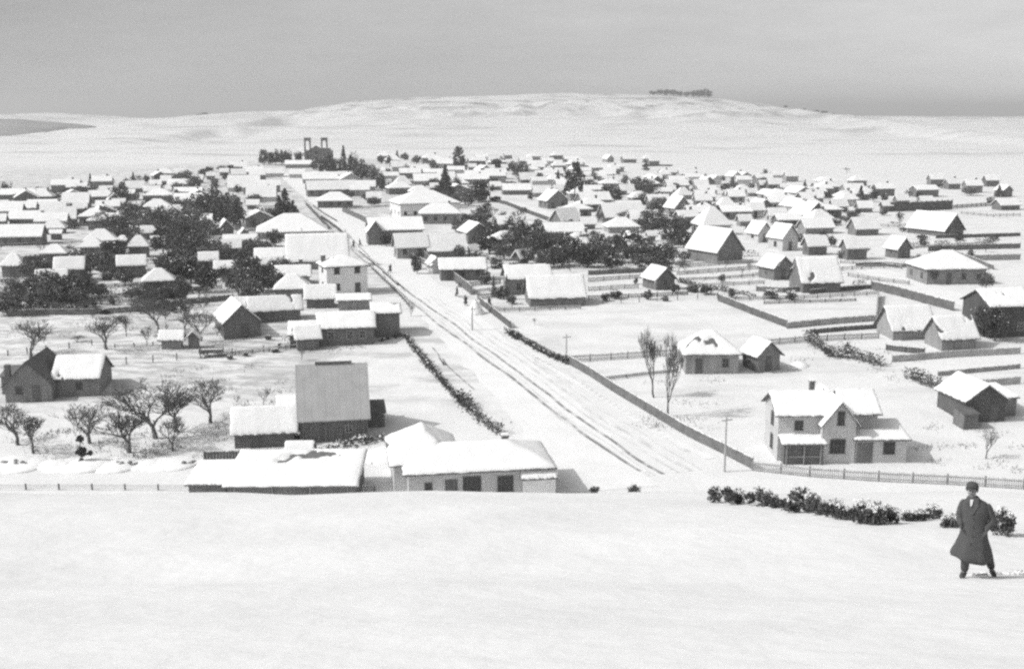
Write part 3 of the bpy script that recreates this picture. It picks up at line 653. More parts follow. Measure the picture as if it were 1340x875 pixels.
# ------------------------------------------------------------------ the rest of the roofs seen between the others
FILL_HERE = 1
def fillers():
    rf = random.Random(77)
    done = [(o.matrix_basis.translation.copy(), 6.5) for o in scene.objects if o.type == 'EMPTY' and o.parent is None]
    road_px = [(700, 520), (600, 425), (540, 370), (497, 328), (455, 290), (420, 262), (395, 243), (376, 226), (360, 212)]; rd = densify([at(*p) for p in road_px], 4)
    rd += densify([at(*p) for p in [(1330, 412), (1240, 388), (1170, 363), (1100, 342), (1040, 322), (1010, 312)]], 4)
    bad = [(440, 562, 270, 306), (600, 722, 257, 300), (1090, 1187, 274, 300), (1180, 1340, 277, 330), (262, 330, 245, 300), (385, 500, 190, 222)]
    for (x0, x1, y0, y1, n, tones) in [(440, 770, 207, 262, 34, ['mid', 'dark', 'dark', 'light']), (740, 1135, 227, 300, 62, ['dark', 'mid', 'dark', 'light']), (0, 360, 218, 306, 36, ['dark', 'dark', 'mid']), (1130, 1330, 240, 266, 7, ['dark']), (15, 330, 305, 392, 8, ['dark']), (440, 900, 212, 250, 14, ['dark', 'mid']), (590, 900, 300, 345, 6, ['dark'])]:
        k = 0; tries = 0
        while k < n and tries < 600:
            tries += 1; x = rf.uniform(x0, x1); y = rf.uniform(y0, y1)
            if x0 == 740 and y < 226 + (x - 740) * .035: continue
            if x0 == 0 and y < 262 - x * .13: continue
            if any(a < x < b and c < y < d for a, b, c, d in bad): continue
            p = at(x, y); 
            if any(math.hypot(p.x - q.x, p.y - q.y) < 7.5 for q in rd) or any(math.hypot(p.x - q.x, p.y - q.y) < r_ + 4.0 for q, r_ in done): continue
            s = ppm(p); W = rf.uniform(6.5, 11.5) if x0 != 15 else rf.uniform(3.5, 6); kd = rf.choice('LLLGHH'); h = rf.uniform(2.2, 2.9)
            yb = y; ye = y - h * s; yr = ye - rf.uniform(1.4, 2.2) * s
            house(kd, x - W * s / 2, x + W * s / 2, yr, ye, yb, rf.choice(tones), rot=RB + rf.uniform(-5, 7) + (12 if kd == 'G' else 0), k=None if kd != 'G' else 1.1, win=s > 3.6)
            done.append((p, 6.5)); k += 1
fillers()
# ------------------------------------------------------------------ church
def church():
    c = at(413, 214); s = ppm(c); u = 1 / s; r = empty('church', c + Vector((0, 2, 0)), R(6))
    H = lambda y: (214 - y) * u
    W = 30 * u; tw = 8.2 * u
    for sx in (-1, 1):
        x = sx * (W / 2 - tw / 2); b = MB(); t = .55
        b.box(x - tw / 2, x + tw / 2, 0, tw, -1, H(197))
        z0, z1 = H(197), H(184.5)
        for ax in (-1, 1):
            for ay in (0, 1): b.box(x + ax * (tw / 2 - t / 2) - t / 2, x + ax * (tw / 2 - t / 2) + t / 2, ay * (tw - t), ay * (tw - t) + t, z0, z1)
        b.box(x - tw / 2, x + tw / 2, 0, tw, z1, H(182)); b.box(x - tw / 2 - .2, x + tw / 2 + .2, -.2, tw + .2, H(182), H(181))
        # round heads of the belfry openings
        hw = tw / 2 - t
        for yy in (0.0, tw - t):
            vs = []; fs = []; n = 8
            for k in range(n + 1):
                a = math.pi * k / n; px_, pz = x + hw * math.cos(a), z1 - hw + hw * math.sin(a) * .98
                vs += [(px_, yy, pz), (px_, yy + t, pz), (px_, yy, z1), (px_, yy + t, z1)]
            for k in range(n):
                o = 4 * k; fs += [(o, o + 4, o + 6, o + 2), (o + 1, o + 3, o + 7, o + 5), (o, o + 1, o + 5, o + 4)]
            b.add(vs, fs)
        b.build('bell_tower', M['stone'], r)
    b = MB(); b.box(-W / 2 + tw, W / 2 - tw, .3, 1.3, -1, H(195)); g = W / 2 - tw
    b.add([(-g, .3, H(195)), (g, .3, H(195)), (0, .3, H(191)), (-g, 1.3, H(195)), (g, 1.3, H(195)), (0, 1.3, H(191))], [(0, 1, 2), (3, 5, 4), (0, 3, 4, 1), (1, 4, 5, 2), (2, 5, 3, 0)])
    b.build('facade', M['stone'], r)
    b = MB(); b.box(-W / 2 + .4, W / 2 + 1.4, 1.3, 26, -1, H(199)); b.box(-W / 2 + 2.4, W / 2 + .2, 12, 25, H(199), H(196)); b.build('nave', M['stone'], r)
    door(r, 0, .3, 0, 'F', 1.8, 3.2)
    for x in (-W / 2 + tw / 2, W / 2 - tw / 2): window(r, x, 0, 2.5, .8, 1.8, 'F', False)
    window(r, 0, .3, 4.6, 1.4, 1.4, 'F', False, name='rose_window')
    tag(r, 'rough stone church with two open-topped bell towers on the hilltop', 'church'); AUTO.append((r, None, 413, 200))
church()
house('L', 384, 399, 194, 200, 205, 'light', rot=6, label='small white-roofed chapel house left of the church towers', chim=False)

# ------------------------------------------------------------------ trees
PROT = {}
def leafcloud(shape, n, size, clumps, seed):
    rnd = random.Random(seed); b = MB(); cs = []
    for i in range(clumps):
        cs.append(shape(rnd))
    for i in range(n):
        c, cr = cs[i % clumps]
        d = Vector((rnd.gauss(0, 1), rnd.gauss(0, 1), rnd.gauss(0, 1))); d.normalize(); p = Vector(c) + d * cr * rnd.random() ** .4
        a = Vector((rnd.gauss(0, 1), rnd.gauss(0, 1), rnd.gauss(0, .6))); a.normalize(); q = a.orthogonal().normalized(); t = a.cross(q); s = size * rnd.uniform(.6, 1.5)
        b.add([p - q * s - t * s * .5, p + q * s * .9 - t * s * .7, p + q * s + t * s * .6, p - q * s * .8 + t * s * .7], [(0, 1, 2, 3)])
    return b
def ell(rx, rz, zc, cr, low=.25):
    def f(r):
        d = Vector((r.gauss(0, 1), r.gauss(0, 1), r.gauss(0, 1))).normalized() * (r.uniform(low, 1) ** .5)
        return (d.x * rx, d.y * rx, zc + d.z * rz), cr * r.uniform(.6, 1.3)
    return f
def conef(rb, z0, z1, cr):
    def f(r):
        t = r.random() ** 1.3; a = r.uniform(0, 6.28); rr = rb * (1 - t) * r.uniform(.5, 1.05); return (rr * math.cos(a), rr * math.sin(a), z0 + (z1 - z0) * t), cr * (1.15 - t * .6)
    return f
def lobes(r_):
    LB = [(0, 0, .86, .12), (.08, .03, .72, .15), (-.1, 0, .6, .18), (.1, .08, .52, .2), (-.03, -.1, .42, .22), (.14, 0, .38, .17), (-.16, .05, .45, .14)]
    def f(r):
        l = LB[r.randrange(len(LB))]; d = Vector((r.gauss(0, 1), r.gauss(0, 1), r.gauss(0, 1))).normalized() * l[3] * r.random() ** .4
        return (l[0] + d.x, l[1] + d.y, l[2] + d.z * .8), .05
    return f
def proto(kind, crown_mb, trunk_mb, m='leaf', snow=None):
    PROT.setdefault(kind, []).append((crown_mb.mesh('crown', M[m]), trunk_mb.mesh('trunk', M['bark']) if trunk_mb else None, snow.mesh('snow', M['snow']) if snow else None))
def trunkmb(h, r=.03, br=5, seed=1, spread=.28):
    b = MB(); rnd = random.Random(seed); b.tube((0, 0, -.03), (0, 0, h), r, r * .6, 6)
    for i in range(br):
        a = 6.28 * i / br + rnd.random(); b.tube((0, 0, h * rnd.uniform(.55, .95)), (spread * math.cos(a), spread * math.sin(a), h + rnd.uniform(.1, .3)), r * .5, r * .15, 4)
    return b
def snowbits(shape, n, size, seed):
    return leafcloud(shape, n, size, n, seed)
for sd_ in range(4):
    sp = lambda r: ((r.gauss(0, .2), r.gauss(0, .2), r.uniform(.45, .93)), .08)
    proto('round', leafcloud(ell(.38, .40, .50, .15), 1500, .025, 50, sd_), trunkmb(.35, seed=sd_), 'leaf', leafcloud(sp, 16, .02, 60, sd_ + 5))
    proto('broad', leafcloud(ell(.44, .36, .50, .14), 1500, .024, 54, 40 + sd_), trunkmb(.42, seed=sd_ + 9), 'leaf2' if sd_ % 2 else 'leaf', leafcloud(lambda r: ((r.gauss(0, .26), r.gauss(0, .26), r.uniform(.35, .85)), .1), 24, .022, 24, sd_ + 25))
    proto('cone', leafcloud(conef(.33, .08, .95, .08), 1500, .022, 90, 10 + sd_), trunkmb(.6, spread=.12, seed=sd_), 'leaf')
    proto('shrub', leafcloud(ell(.40, .40, .45, .2), 700, .04, 22, 20 + sd_), trunkmb(.2, .02, seed=sd_), 'leaf2' if sd_ % 2 else 'leaf')
    # shrub loaded with snow on top
    proto('snowy', leafcloud(ell(.42, .36, .40, .2), 700, .04, 22, 30 + sd_), trunkmb(.2, .02, seed=sd_), 'leaf', leafcloud(lambda r: ((r.uniform(-.3, .3), r.uniform(-.3, .3), r.uniform(.68, .84)), .07), 260, .035, 16, sd_))
for sd_ in range(2):
    proto('column', leafcloud(ell(.2, .46, .52, .07), 1500, .02, 70, 60 + sd_), trunkmb(.3, spread=.08), 'leaf')
    proto('lobed', leafcloud(lobes(0), 1700, .018, 90, 70 + sd_), trunkmb(.6, .018, spread=.08), 'leaf')
def baretree(seed, depth=7, up=.25, spread=.75, fork=.30, l0=.24, r0=.022):
    rnd = random.Random(seed); tr = MB(); cr = MB()
    def grow(p, d, l, r, k):
        q = p + d * l; mid = p + d * l * .5 + Vector((rnd.uniform(-1, 1), rnd.uniform(-1, 1), rnd.uniform(-1, 1))) * l * .07
        tgt = tr if k <= 1 else cr
        sides = 5 if k < 3 else 3
        tgt.tube(p, mid, r, r * .85, sides); tgt.tube(mid, q, r * .85, r * .68, sides)
        if k >= depth: return
        n = 3 if k < 3 or rnd.random() < .35 else 2
        for i in range(n):
            a = rnd.uniform(0, 6.28); side = Vector((math.cos(a), math.sin(a), 0)); nd = d + side * rnd.uniform(.5, 1.0) * spread + Vector((0, 0, up)); nd.normalize()
            grow(q, nd, l * rnd.uniform(.66, 1.0), max(r * rnd.uniform(.54, .70), .0023), k + 1)
    grow(Vector((0, 0, -.02)), Vector((rnd.uniform(-.12, .12), 0, 1)).normalized(), l0, r0, 0)
    zmax = max(v[2] for v in cr.v); 
    for m_ in (tr, cr): m_.v = [(x / zmax, y / zmax, z / zmax) for x, y, z in m_.v]
    return cr, tr
for sd_ in range(5):
    c_, t_ = baretree(100 + sd_, 7, .16, .8, l0=.15, r0=.026); proto('bare', c_, t_, 'twig')
for sd_ in range(3):
    c_, t_ = baretree(200 + sd_, 6, .55, .42, l0=.2, r0=.014); proto('poplar', c_, t_, 'twig')
for sd_ in range(3):
    c_, t_ = baretree(300 + sd_, 5, .3, .9, l0=.12, r0=.012); proto('baresh', c_, t_, 'twig')
WNAT = {'round': .84, 'broad': 1.0, 'cone': .7, 'shrub': 1.05, 'snowy': 1.08, 'column': .48, 'lobed': .52, 'bare': .95, 'poplar': .45, 'baresh': 1.1}
TLOOK = {'round': ('tree', 'round dark evergreen tree'), 'broad': ('tree', 'broad dark evergreen tree'), 'cone': ('tree', 'cone-shaped dark tree'), 'shrub': ('shrub', 'dark leafy shrub'), 'snowy': ('shrub', 'snow-topped dark shrub'),
         'column': ('tree', 'tall oval cypress'), 'lobed': ('tree', 'tall lobed tree'), 'bare': ('tree', 'bare spreading tree'), 'poplar': ('tree', 'slender bare tree'), 'baresh': ('shrub', 'bare twiggy shrub')}
TGRP = {'round': 'evergreen trees among the houses', 'broad': 'evergreen trees among the houses', 'cone': 'evergreen trees among the houses', 'shrub': 'garden shrubs in the snow', 'snowy': 'garden shrubs in the snow', 'column': 'evergreen trees among the houses', 'lobed': 'evergreen trees among the houses', 'bare': 'leafless trees', 'poplar': 'leafless trees', 'baresh': 'garden shrubs in the snow'}
TN = {'tree': {'bare': 'bare_tree', 'poplar': 'bare_tree'}, }
def tree(kind, x, yt, yb, wpx=None, label=None, p=None, slope=False, rnd=random):
    p = p or (at_slope(x, yb) if slope else at(x, yb)); s = ppm(p); h = max((yb - yt) / s / .985, .3)
    wm = wpx / s if wpx else h * WNAT[kind] * rnd.uniform(.85, 1.15); k = wm / WNAT[kind]
    me = rnd.choice(PROT[kind]); cat, look = TLOOK[kind]
    nm = {'bare': 'bare_tree', 'poplar': 'bare_tree', 'shrub': 'shrub', 'snowy': 'shrub', 'baresh': 'shrub', 'cone': 'conifer_tree', 'broad': 'broadleaf_tree', 'column': 'cypress_tree'}.get(kind, 'evergreen_tree')
    r = empty(nm, p, rnd.uniform(0, 6.28)); r.scale = (k, k, h)
    o = bpy.data.objects.new('crown', me[0]); COL.objects.link(o); o.parent = r
    if me[1] and h * s > 5: t = bpy.data.objects.new('trunk', me[1]); COL.objects.link(t); t.parent = r
    if me[2]: t = bpy.data.objects.new('snow', me[2]); COL.objects.link(t); t.parent = o; t['kind'] = 'stuff'
    if label: tag(r, label, cat, TGRP[kind])
    else:
        px_h = yb - yt
        auto(r, look, cat, TGRP[kind], p)
    return r
T = [
# by the church
('round',345,193,216,13),('round',361,194,216,14),('round',377,194,216,13),('round',391,196,215,11),('round',354,197,216,12),('round',369,197,217,12),
('cone',450,191,226,15),('round',462,197,229,15),('broad',474,205,234,20),('round',432,203,229,17),('round',442,206,232,20),('round',421,206,227,14),('broad',485,211,240,20),('round',493,218,247,18),('broad',458,210,236,22),('round',470,216,240,20),('round',500,226,250,10),
('round',411,208,222,12),('cone',520,196,210,7),('round',530,200,211,12),('broad',545,202,215,15),('round',498,203,215,9),('round',509,203,214,6),('broad',563,206,211,14),
('shrub',515,222,231,34),('shrub',555,224,232,30),('shrub',505,236,244,14),
('column',600,192,226,17),('column',606,205,228,12),('cone',583,216,262,30),('cone',582,222,260,22),('broad',570,215,226,18),('round',627,235,264,28),('round',597,232,250,16),('broad',613,248,270,22),('broad',590,248,272,24),('shrub',596,254,268,22),
('round',621,210,218,8),('round',631,214,222,10),('broad',640,222,232,16),('shrub',655,230,238,14),('broad',674,209,228,22),('round',686,214,229,12),('shrub',668,236,244,20),('shrub',695,234,240,16),('round',706,224,242,12),
('cone',730,223,248,12),('lobed',752,211,264,26),('round',744,238,258,16),('round',776,224,238,12),('round',768,227,238,10),('round',797,240,262,20),('round',806,246,264,18),('round',818,228,242,12),('broad',838,230,252,26),('broad',850,234,256,28),('cone',845,211,223,11),('round',868,231,248,12),('round',899,232,248,11),('cone',923,227,242,11),('round',884,238,250,10),('round',948,240,250,14),
('broad',845,252,268,26),('broad',862,256,276,26),('broad',855,272,290,26),('broad',868,282,300,24),('round',905,268,284,16),('round',848,286,306,20),('round',890,282,306,26),('round',880,290,318,26),('round',895,300,324,22),
('cone',1053,235,249,8),('broad',1003,238,248,12),('broad',1026,236,250,16),('round',983,238,250,9),('cone',1126,243,265,16),('round',1143,246,264,11),('round',1157,252,266,10),('round',1100,248,262,14),('broad',1110,250,264,16),('broad',1160,262,276,12),('broad',1085,248,262,14),
('broad',1270,243,256,25),('broad',1232,240,246,20),('cone',1307,242,258,14),('bare',1190,248,262,12),('bare',1177,275,300,14),('shrub',1202,250,264,10),
('round',1207,310,322,10),('round',1230,318,330,8),('round',1270,325,337,10),
# left part
('round',96,234,247,9),('cone',119,227,245,9),('broad',86,244,256,16),('broad',105,241,256,22),('broad',120,243,257,18),('cone',175,225,242,10),('round',192,227,240,8),('broad',160,236,252,12),('broad',168,232,246,14),('shrub',78,243,250,10),('shrub',40,245,250,30),('broad',137,248,258,14),
('broad',240,222,245,26),('broad',255,226,250,24),('broad',236,236,258,24),('round',302,214,228,10),('broad',290,216,224,14),('round',312,240,254,0),('broad',265,220,232,16),
('cone',374,246,287,30),('cone',366,256,288,26),('cone',384,262,288,24),('round',355,270,292,18),
('broad',300,250,300,36),('broad',282,243,296,42),('broad',262,252,298,40),('round',310,258,302,24),
('broad',250,268,312,38),('broad',225,270,304,36),('broad',202,272,306,36),('broad',175,274,300,34),('broad',150,280,302,30),('broad',135,276,300,26),('round',215,286,314,26),('round',235,288,320,30),('broad',268,282,320,36),
('round',240,305,340,30),('round',262,308,345,32),('broad',285,312,348,34),('round',225,325,358,30),('round',250,335,370,32),('round',215,340,372,26),('round',270,345,382,28),('round',236,362,396,24),('broad',325,330,372,36),('broad',345,342,380,36),('round',362,352,382,26),('broad',312,345,385,34),('round',330,362,392,26),
('broad',60,352,388,42),('broad',40,362,400,40),('broad',90,358,392,44),('round',70,372,406,36),('round',112,362,392,28),('broad',28,378,412,34),('round',10,378,412,26),('round',100,378,404,30),('round',140,330,358,26),('round',160,322,350,22),('broad',128,334,352,26),
('round',190,376,394,24),('broad',108,326,345,30),('round',160,334,352,22),('round',215,390,404,16),('round',175,346,358,12),
# middle gardens
('broad',615,288,312,30),('broad',635,290,318,32),('broad',655,292,320,32),('round',675,292,318,26),('broad',695,292,330,38),('broad',705,300,338,36),('broad',672,300,330,30),('round',640,305,332,26),('broad',660,316,340,30),('broad',725,300,332,36),('broad',745,306,342,38),('broad',765,302,336,36),('broad',785,306,344,38),('broad',805,306,338,30),('broad',828,318,344,34),('broad',850,316,344,34),('broad',870,316,345,30),('round',735,318,348,30),('round',770,322,350,30),('round',800,326,352,28),('round',715,326,350,26),('round',840,330,350,24),('round',690,322,346,24),('broad',600,282,306,22),('round',650,334,350,18),
('round',910,322,334,12),('round',870,336,350,16),('broad',895,326,342,20),('broad',820,300,318,24),('broad',780,300,318,24),
('round',620,338,352,18),('broad',600,318,338,18),('round',634,352,372,18),('cone',646,360,389,9),('cone',663,358,392,10),('shrub',655,372,391,16),('shrub',670,384,398,16),
('shrub',545,330,352,16),('round',546,338,358,14),('shrub',505,304,322,18),('shrub',520,308,328,18),('shrub',536,312,332,16),('round',500,300,318,14),
# right
('broad',1296,386,436,36),('round',1285,398,440,26),('round',1302,404,446,28),('bare',1270,385,412,26),('round',1066,428,446,8),('shrub',1110,447,462,16),('shrub',1082,452,466,14),('round',1216,336,360,16),('bare',1220,350,372,24),('round',1256,350,370,22),('round',1290,356,378,22),
('bare',1085,455,470,10),('shrub',958,376,389,12),
# garden shrubs along yards
('round',806,378,391,18),('shrub',793,382,394,14),('shrub',848,378,392,16),('shrub',884,370,384,18),('shrub',905,372,382,24),('shrub',925,374,385,24),('shrub',945,358,369,12),('shrub',832,362,372,8),('snowy',1010,376,391,22),('snowy',1034,378,392,18),('shrub',870,386,394,12),
]
for t in T:
    big = 1.22 if (t[4] or 0) >= 26 and t[0] in ('broad', 'round') else 1
    tree(t[0], t[1], t[3] - (t[3] - t[2]) * (1.06 if big > 1 else 1), t[3], (t[4] or 0) * big or None)
# orchard and other leafless trees near the viewer
for x, yt, yb, wd, k, lab in [(24,528,582,52,'bare','bare tree with dense twigs at the left edge below the dark farmhouse'),(44,537,593,38,'bare','slanting bare tree second from left, just right of the edge tree'),
    (118,524,580,60,'bare','thin bare tree behind the two-tiered clipped bush'),(170,532,592,66,'bare','bare apple tree with forked trunk, foremost of the orchard row'),(203,490,573,74,'bare','largest bare orchard tree, spreading highest above the row'),
    (232,508,565,56,'bare','bare tree touching the right side of the largest orchard tree'),(226,540,590,30,'bare','small bare sapling at the front right of the orchard'),(276,498,553,54,'bare','crooked bare tree alone left of the white-roofed dark shed'),
    (345,505,532,30,'baresh','faint bare bush behind the white-roofed dark shed'),(40,420,468,52,'bare','wide bare tree standing alone at the left edge of upper field'),(140,410,457,48,'bare','dark dense bare tree behind the wire fence, left field'),
    (208,388,436,34,'bare','bare tree with slender trunk in middle of left garden row'),(241,392,438,24,'poplar','narrow upright bare tree right of the left garden row'),(263,402,446,34,'bare','bare tree beside the tiny dark hut'),
    (192,425,452,16,'poplar','small upright bare tree left of the low woodshed'),(8,360,405,34,'bare','bare tree on the extreme left edge above the field'),(165,410,440,18,'bare','faint thin bare tree between the two left garden trees'),
    (856,428,520,36,'poplar','tall slender bare tree, left of the roadside pair'),(874,436,545,40,'poplar','tall slender bare tree, right of the roadside pair'),(700,415,425,12,'baresh','low bare bush on the open middle field'),
    (1290,560,600,50,'baresh','bare thorn bush below the dark gabled house at right edge'),(395,455,472,16,'baresh','bare bush behind the barn with grey roof'),(538,398,414,22,'baresh','bare twiggy bush beside the wheel tracks'),(310,515,530,14,'baresh','thin bare bush at the back of dark shed')]:
    tree(k, x, yt, yb, wd * (1.38 if k == 'bare' else 1.35 if k == 'poplar' else 1), label=lab)
# scattered low garden growth, left gardens and beyond
rg = random.Random(5)
for (x0, x1, y0, y1, n, hp, kinds) in [(10, 300, 398, 412, 18, 20, ['bare', 'baresh']), (10, 330, 345, 396, 50, 16, ['bare', 'broad', 'bare', 'round']), (40, 300, 412, 450, 16, 11, ['bare', 'baresh', 'baresh']), (10, 130, 330, 352, 8, 13, ['bare']), (440, 1130, 225, 300, 60, 8, ['shrub', 'baresh', 'bare']), (1040, 1320, 290, 345, 16, 8, ['bare', 'baresh']), (0, 360, 240, 330, 50, 9, ['shrub', 'bare', 'baresh']), (280, 400, 322, 380, 14, 20, ['broad', 'round']), (0, 340, 240, 300, 34, 11, ['broad', 'round', 'shrub']), (740, 1130, 240, 330, 34, 11, ['broad', 'round', 'shrub']), (440, 700, 218, 270, 20, 10, ['broad', 'round']), (1030, 1310, 262, 345, 16, 9, ['shrub', 'broad']), (10, 120, 352, 400, 8, 22, ['broad']), (600, 900, 290, 345, 16, 20, ['broad', 'round']), (560, 990, 335, 362, 26, 13, ['bare', 'baresh']), (600, 900, 284, 300, 14, 14, ['bare']), (130, 340, 262, 345, 14, 22, ['broad', 'round']), (60, 250, 395, 412, 15, 8, ['shrub', 'snowy']), (120, 300, 356, 388, 22, 10, ['shrub', 'snowy', 'baresh']), (130, 300, 318, 350, 14, 11, ['round', 'snowy']), (560, 900, 345, 352, 14, 9, ['shrub', 'snowy']), (60, 200, 256, 300, 12, 9, ['round', 'broad']),
    (270, 420, 415, 470, 16, 6, ['snowy', 'baresh']), (740, 980, 262, 330, 14, 10, ['round', 'broad']), (440, 760, 214, 262, 22, 7, ['round', 'broad', 'shrub']), (760, 1130, 236, 282, 26, 7, ['round', 'broad', 'shrub']), (150, 350, 225, 262, 14, 7, ['round', 'broad'])]:
    for i in range(n):
        x = rg.uniform(x0, x1); y = rg.uniform(y0, y1)
        if 380 < x < 560 and abs((x - 380) - (y - 240) * 1.35) < 22: continue
        tree(rg.choice(kinds), x, y - hp * rg.uniform(.7, 1.5), y, hp * rg.uniform(1.0, 2.0), rnd=rg)
# trees on the skyline
for x, yt, yb, wd in [(854, 119, 125, 12), (863, 117, 125, 12), (872, 116, 125, 12), (881, 116.5, 126, 12), (890, 118, 126, 10), (899, 119, 127, 10), (908, 118, 128, 12), (915, 117, 129, 12), (922, 116.5, 130, 14), (928, 119, 130, 10), (1068, 149, 156, 10), (1078, 151, 158, 12), (1090, 153, 157, 8), (262, 150, 153, 12), (268, 149, 152.5, 10), (1052, 147, 151, 5), (1028, 138, 142, 6)]:
    p = Vector((0, 0, 0)); d = ray(x, yb); k = 2195 / d.y; p = Vector((d.x * k, 2195, town(d.x * k, 2195)))
    tree('broad', x, yt, yb, wd, p=p)
# ------------------------------------------------------------------ bushes and wall along the lip of the near slope
for x, yt, yb, wd in [(935,635,657,26),(950,633,658,20),(966,636,659,24),(980,641,661,20),(997,635,662,30),(1012,646,664,22),(1027,650,667,24),(1046,636,669,42),(1062,640,670,26),(1078,655,672,16),(1092,650,676,34),(1112,663,679,22),(1130,648,684,40),(1150,652,685,34),(1168,660,684,26),(1190,664,682,24),(1219,656,678,30),(1236,672,690,18),(958,640,660,20),(1038,648,670,26),(1070,650,673,28),(1102,658,679,28),(1140,656,686,30),(1204,664,681,26),(1246,668,690,26),(1312,660,700,34),(1298,664,694,22),(1284,654,682,26)]:
    tree('snowy' if x > 1075 or x % 3 == 0 else 'shrub', x, yt, yb, wd, slope=True)
tree('round', 830, 633, 653, 20, label='round dark bush alone at the foot of the street'); tree('shrub', 778, 634, 650, 16, label='dark shrub at the right corner of the nearest pale house')
# ------------------------------------------------------------------ two-tiered clipped bush at left
def topiary():
    p = at(107, 607); s = ppm(p); h = 40 / s; r = empty('topiary_bush', p)
    def f(r_):
        l = r_.choice([(0, 0, .86, .13), (0, 0, .45, .19), (0.02, 0, .4, .18), (.0, 0, .1, .11), (.3, 0, .38, .06)])
        d = Vector((r_.gauss(0, 1), r_.gauss(0, 1), r_.gauss(0, 1))).normalized() * l[3] * .8 * r_.random() ** .4
        return (l[0] + d.x, l[1] + d.y, l[2] + d.z), .05
    b = leafcloud(f, 2200, .02, 150, 5); c = b.build('foliage', M['leaf'], r); c.scale = (h, h, h)
    b = MB(); b.tube((0, 0, -.1), (0, 0, h * .9), .07, .04, 6); b.tube((0, 0, h * .38), (h * .32, 0, h * .38), .04, .02, 5); b.build('stem', M['bark'], r)
    tag(r, 'two-tiered dark clipped bush with a side twig, left foreground wall', 'bush')
topiary()
# ------------------------------------------------------------------ fences, hedges, walls
def fence(px, h, style='board', label='', m='fence', step=2.2, town_pts=None, group='fences of the yards and fields', capsnow=False):
    pts = densify([at(*p) for p in px], step); c0 = pts[0].copy(); s = ppm(pts[len(pts) // 2])
    nm = {'board': 'board_fence', 'picket': 'picket_fence', 'rail': 'rail_fence', 'wire': 'wire_fence'}[style]
    r = empty(nm, c0); rel = [p - c0 for p in pts]; b = MB(); rnd = random.Random(len(px) * 7 + int(px[0][0])); sn = MB()
    for a, q in zip(rel, rel[1:]):
        d = q - a; ln = math.hypot(d.x, d.y)
        if ln < .05: continue
        mx = Matrix.Translation(a) @ Matrix.Rotation(math.atan2(d.y, d.x), 4, 'Z'); dz = d.z / ln
        sh = Matrix(((1, 0, 0, 0), (0, 1, 0, 0), (dz, 0, 1, 0), (0, 0, 0, 1))); mx = mx @ sh
        if style == 'board':
            n = max(1, int(ln / .3))
            for i in range(n): b.box(i * ln / n + .01, (i + 1) * ln / n - .012, -.02, .02, -.2, h * rnd.uniform(.93, 1.04), mx)
            b.box(0, ln, .023, .07, h * .7, h * .78, mx)
        elif style == 'picket':
            n = max(1, int(ln / (.2 if s > 5 else .4))); w_ = ln / n
            for i in range(n): b.box(i * w_ + .02, i * w_ + w_ * .55, -.015, .015, 0, h * rnd.uniform(.93, 1.04), mx)
            b.box(0, ln, .018, .06, h * .75, h * .84, mx); b.box(0, ln, .018, .06, h * .25, h * .33, mx)
        elif style == 'rail':
            for z in (.35, .62, .92): b.box(0, ln, -.025, .025, h * z - .05, h * z + .04, mx)
            sn.box(0, ln, -.03, .03, h * .92 + .043, h * .92 + .09, mx)
        else:
            for z in (.4, .7, .95): b.box(0, ln, -.012, .012, h * z - .012, h * z + .012, mx)
        if style in ('board', 'picket') and s > 5: sn.box(0, ln, -.03, .035, h * 1.045, h * 1.045 + .05, mx) if style == 'board' else sn.box(0, ln, .018, .06, h * .843, h * .843 + .04, mx)
    o = b.build({'board': 'boards', 'picket': 'pickets', 'rail': 'rails', 'wire': 'wires'}[style], M[m], r)
    if sn.v: sn.build('snow', M['snow'], r)
    if s > 3.2:
        b = MB(); b.box(-.06, .06, -.06 + .12, .06 + .12, -.3, h * 1.1); pm = b.mesh('post', M[m])
        ps = rel[::1] if len(rel) <= 95 else rel[::2]
        for p in ps:
            po = bpy.data.objects.new('post', pm); COL.objects.link(po); po.parent = r; po.location = p
    tag(r, label, 'fence', group) if label else auto(r, {'board': 'dark board fence', 'picket': 'picket fence', 'rail': 'post-and-rail fence', 'wire': 'thin wire fence'}[style], 'fence', group, pts[len(pts) // 2])
    return r
fence([(740,474),(770,491),(800,511),(850,541),(900,571),(945,593),(985,614)], 1.15, 'board', 'long dark board fence running down the right side of the main street', step=2.4)
fence([(985,616),(1060,624),(1150,630),(1240,634),(1340,640)], 1.0, 'picket', 'grey picket fence along the front of the nearest right-hand yard', 'fencel', 2.4)
fence([(745,474),(800,471),(885,465)], .95, 'picket', 'grey panel fence leading from the street to the squat hipped house', 'fencel')
fence([(790,498),(850,491),(885,488)], .5, 'rail', '', 'fence')
fence([(940,394),(985,412),(1030,429)], 1.15, 'board', 'dark board fence forming the left side of the walled yard')
fence([(1030,430),(1090,424),(1147,420)], .95, 'board', 'grey board fence along the near side of the walled yard', 'fencel')
fence([(944,394),(1000,393),(1070,391),(1150,386)], .7, 'rail', '')
fence([(1000,452),(1060,447),(1150,443)], .9, 'picket', '', 'fencel')
fence([(1168,474),(1240,468),(1335,463)], .9, 'board', 'grey board fence just below the two right-hand houses', 'fencel')
fence([(1228,492),(1280,487),(1335,482)], .6, 'board', '', 'fencel')
fence([(1262,508),(1335,502)], .9, 'board', '', 'fencel')
fence([(640,404),(700,401),(765,399),(860,394),(965,390)], .9, 'wire', 'wire fence along the far edge of the open middle field', 'fence', 3)
fence([(640,409),(700,407),(760,405)], .7, 'rail', '')
fence([(770,369),(810,366),(852,363)], .8, 'picket', '', 'fencel'); fence([(770,381),(800,379),(835,377)], .8, 'picket', '', 'fencel')
fence([(886,360),(940,356),(992,352)], .8, 'picket', '', 'fencel'); fence([(890,368),(940,366),(1000,361)], .6, 'rail', ''); fence([(890,350),(940,347),(985,344)], .8, 'picket', '', 'fencel')
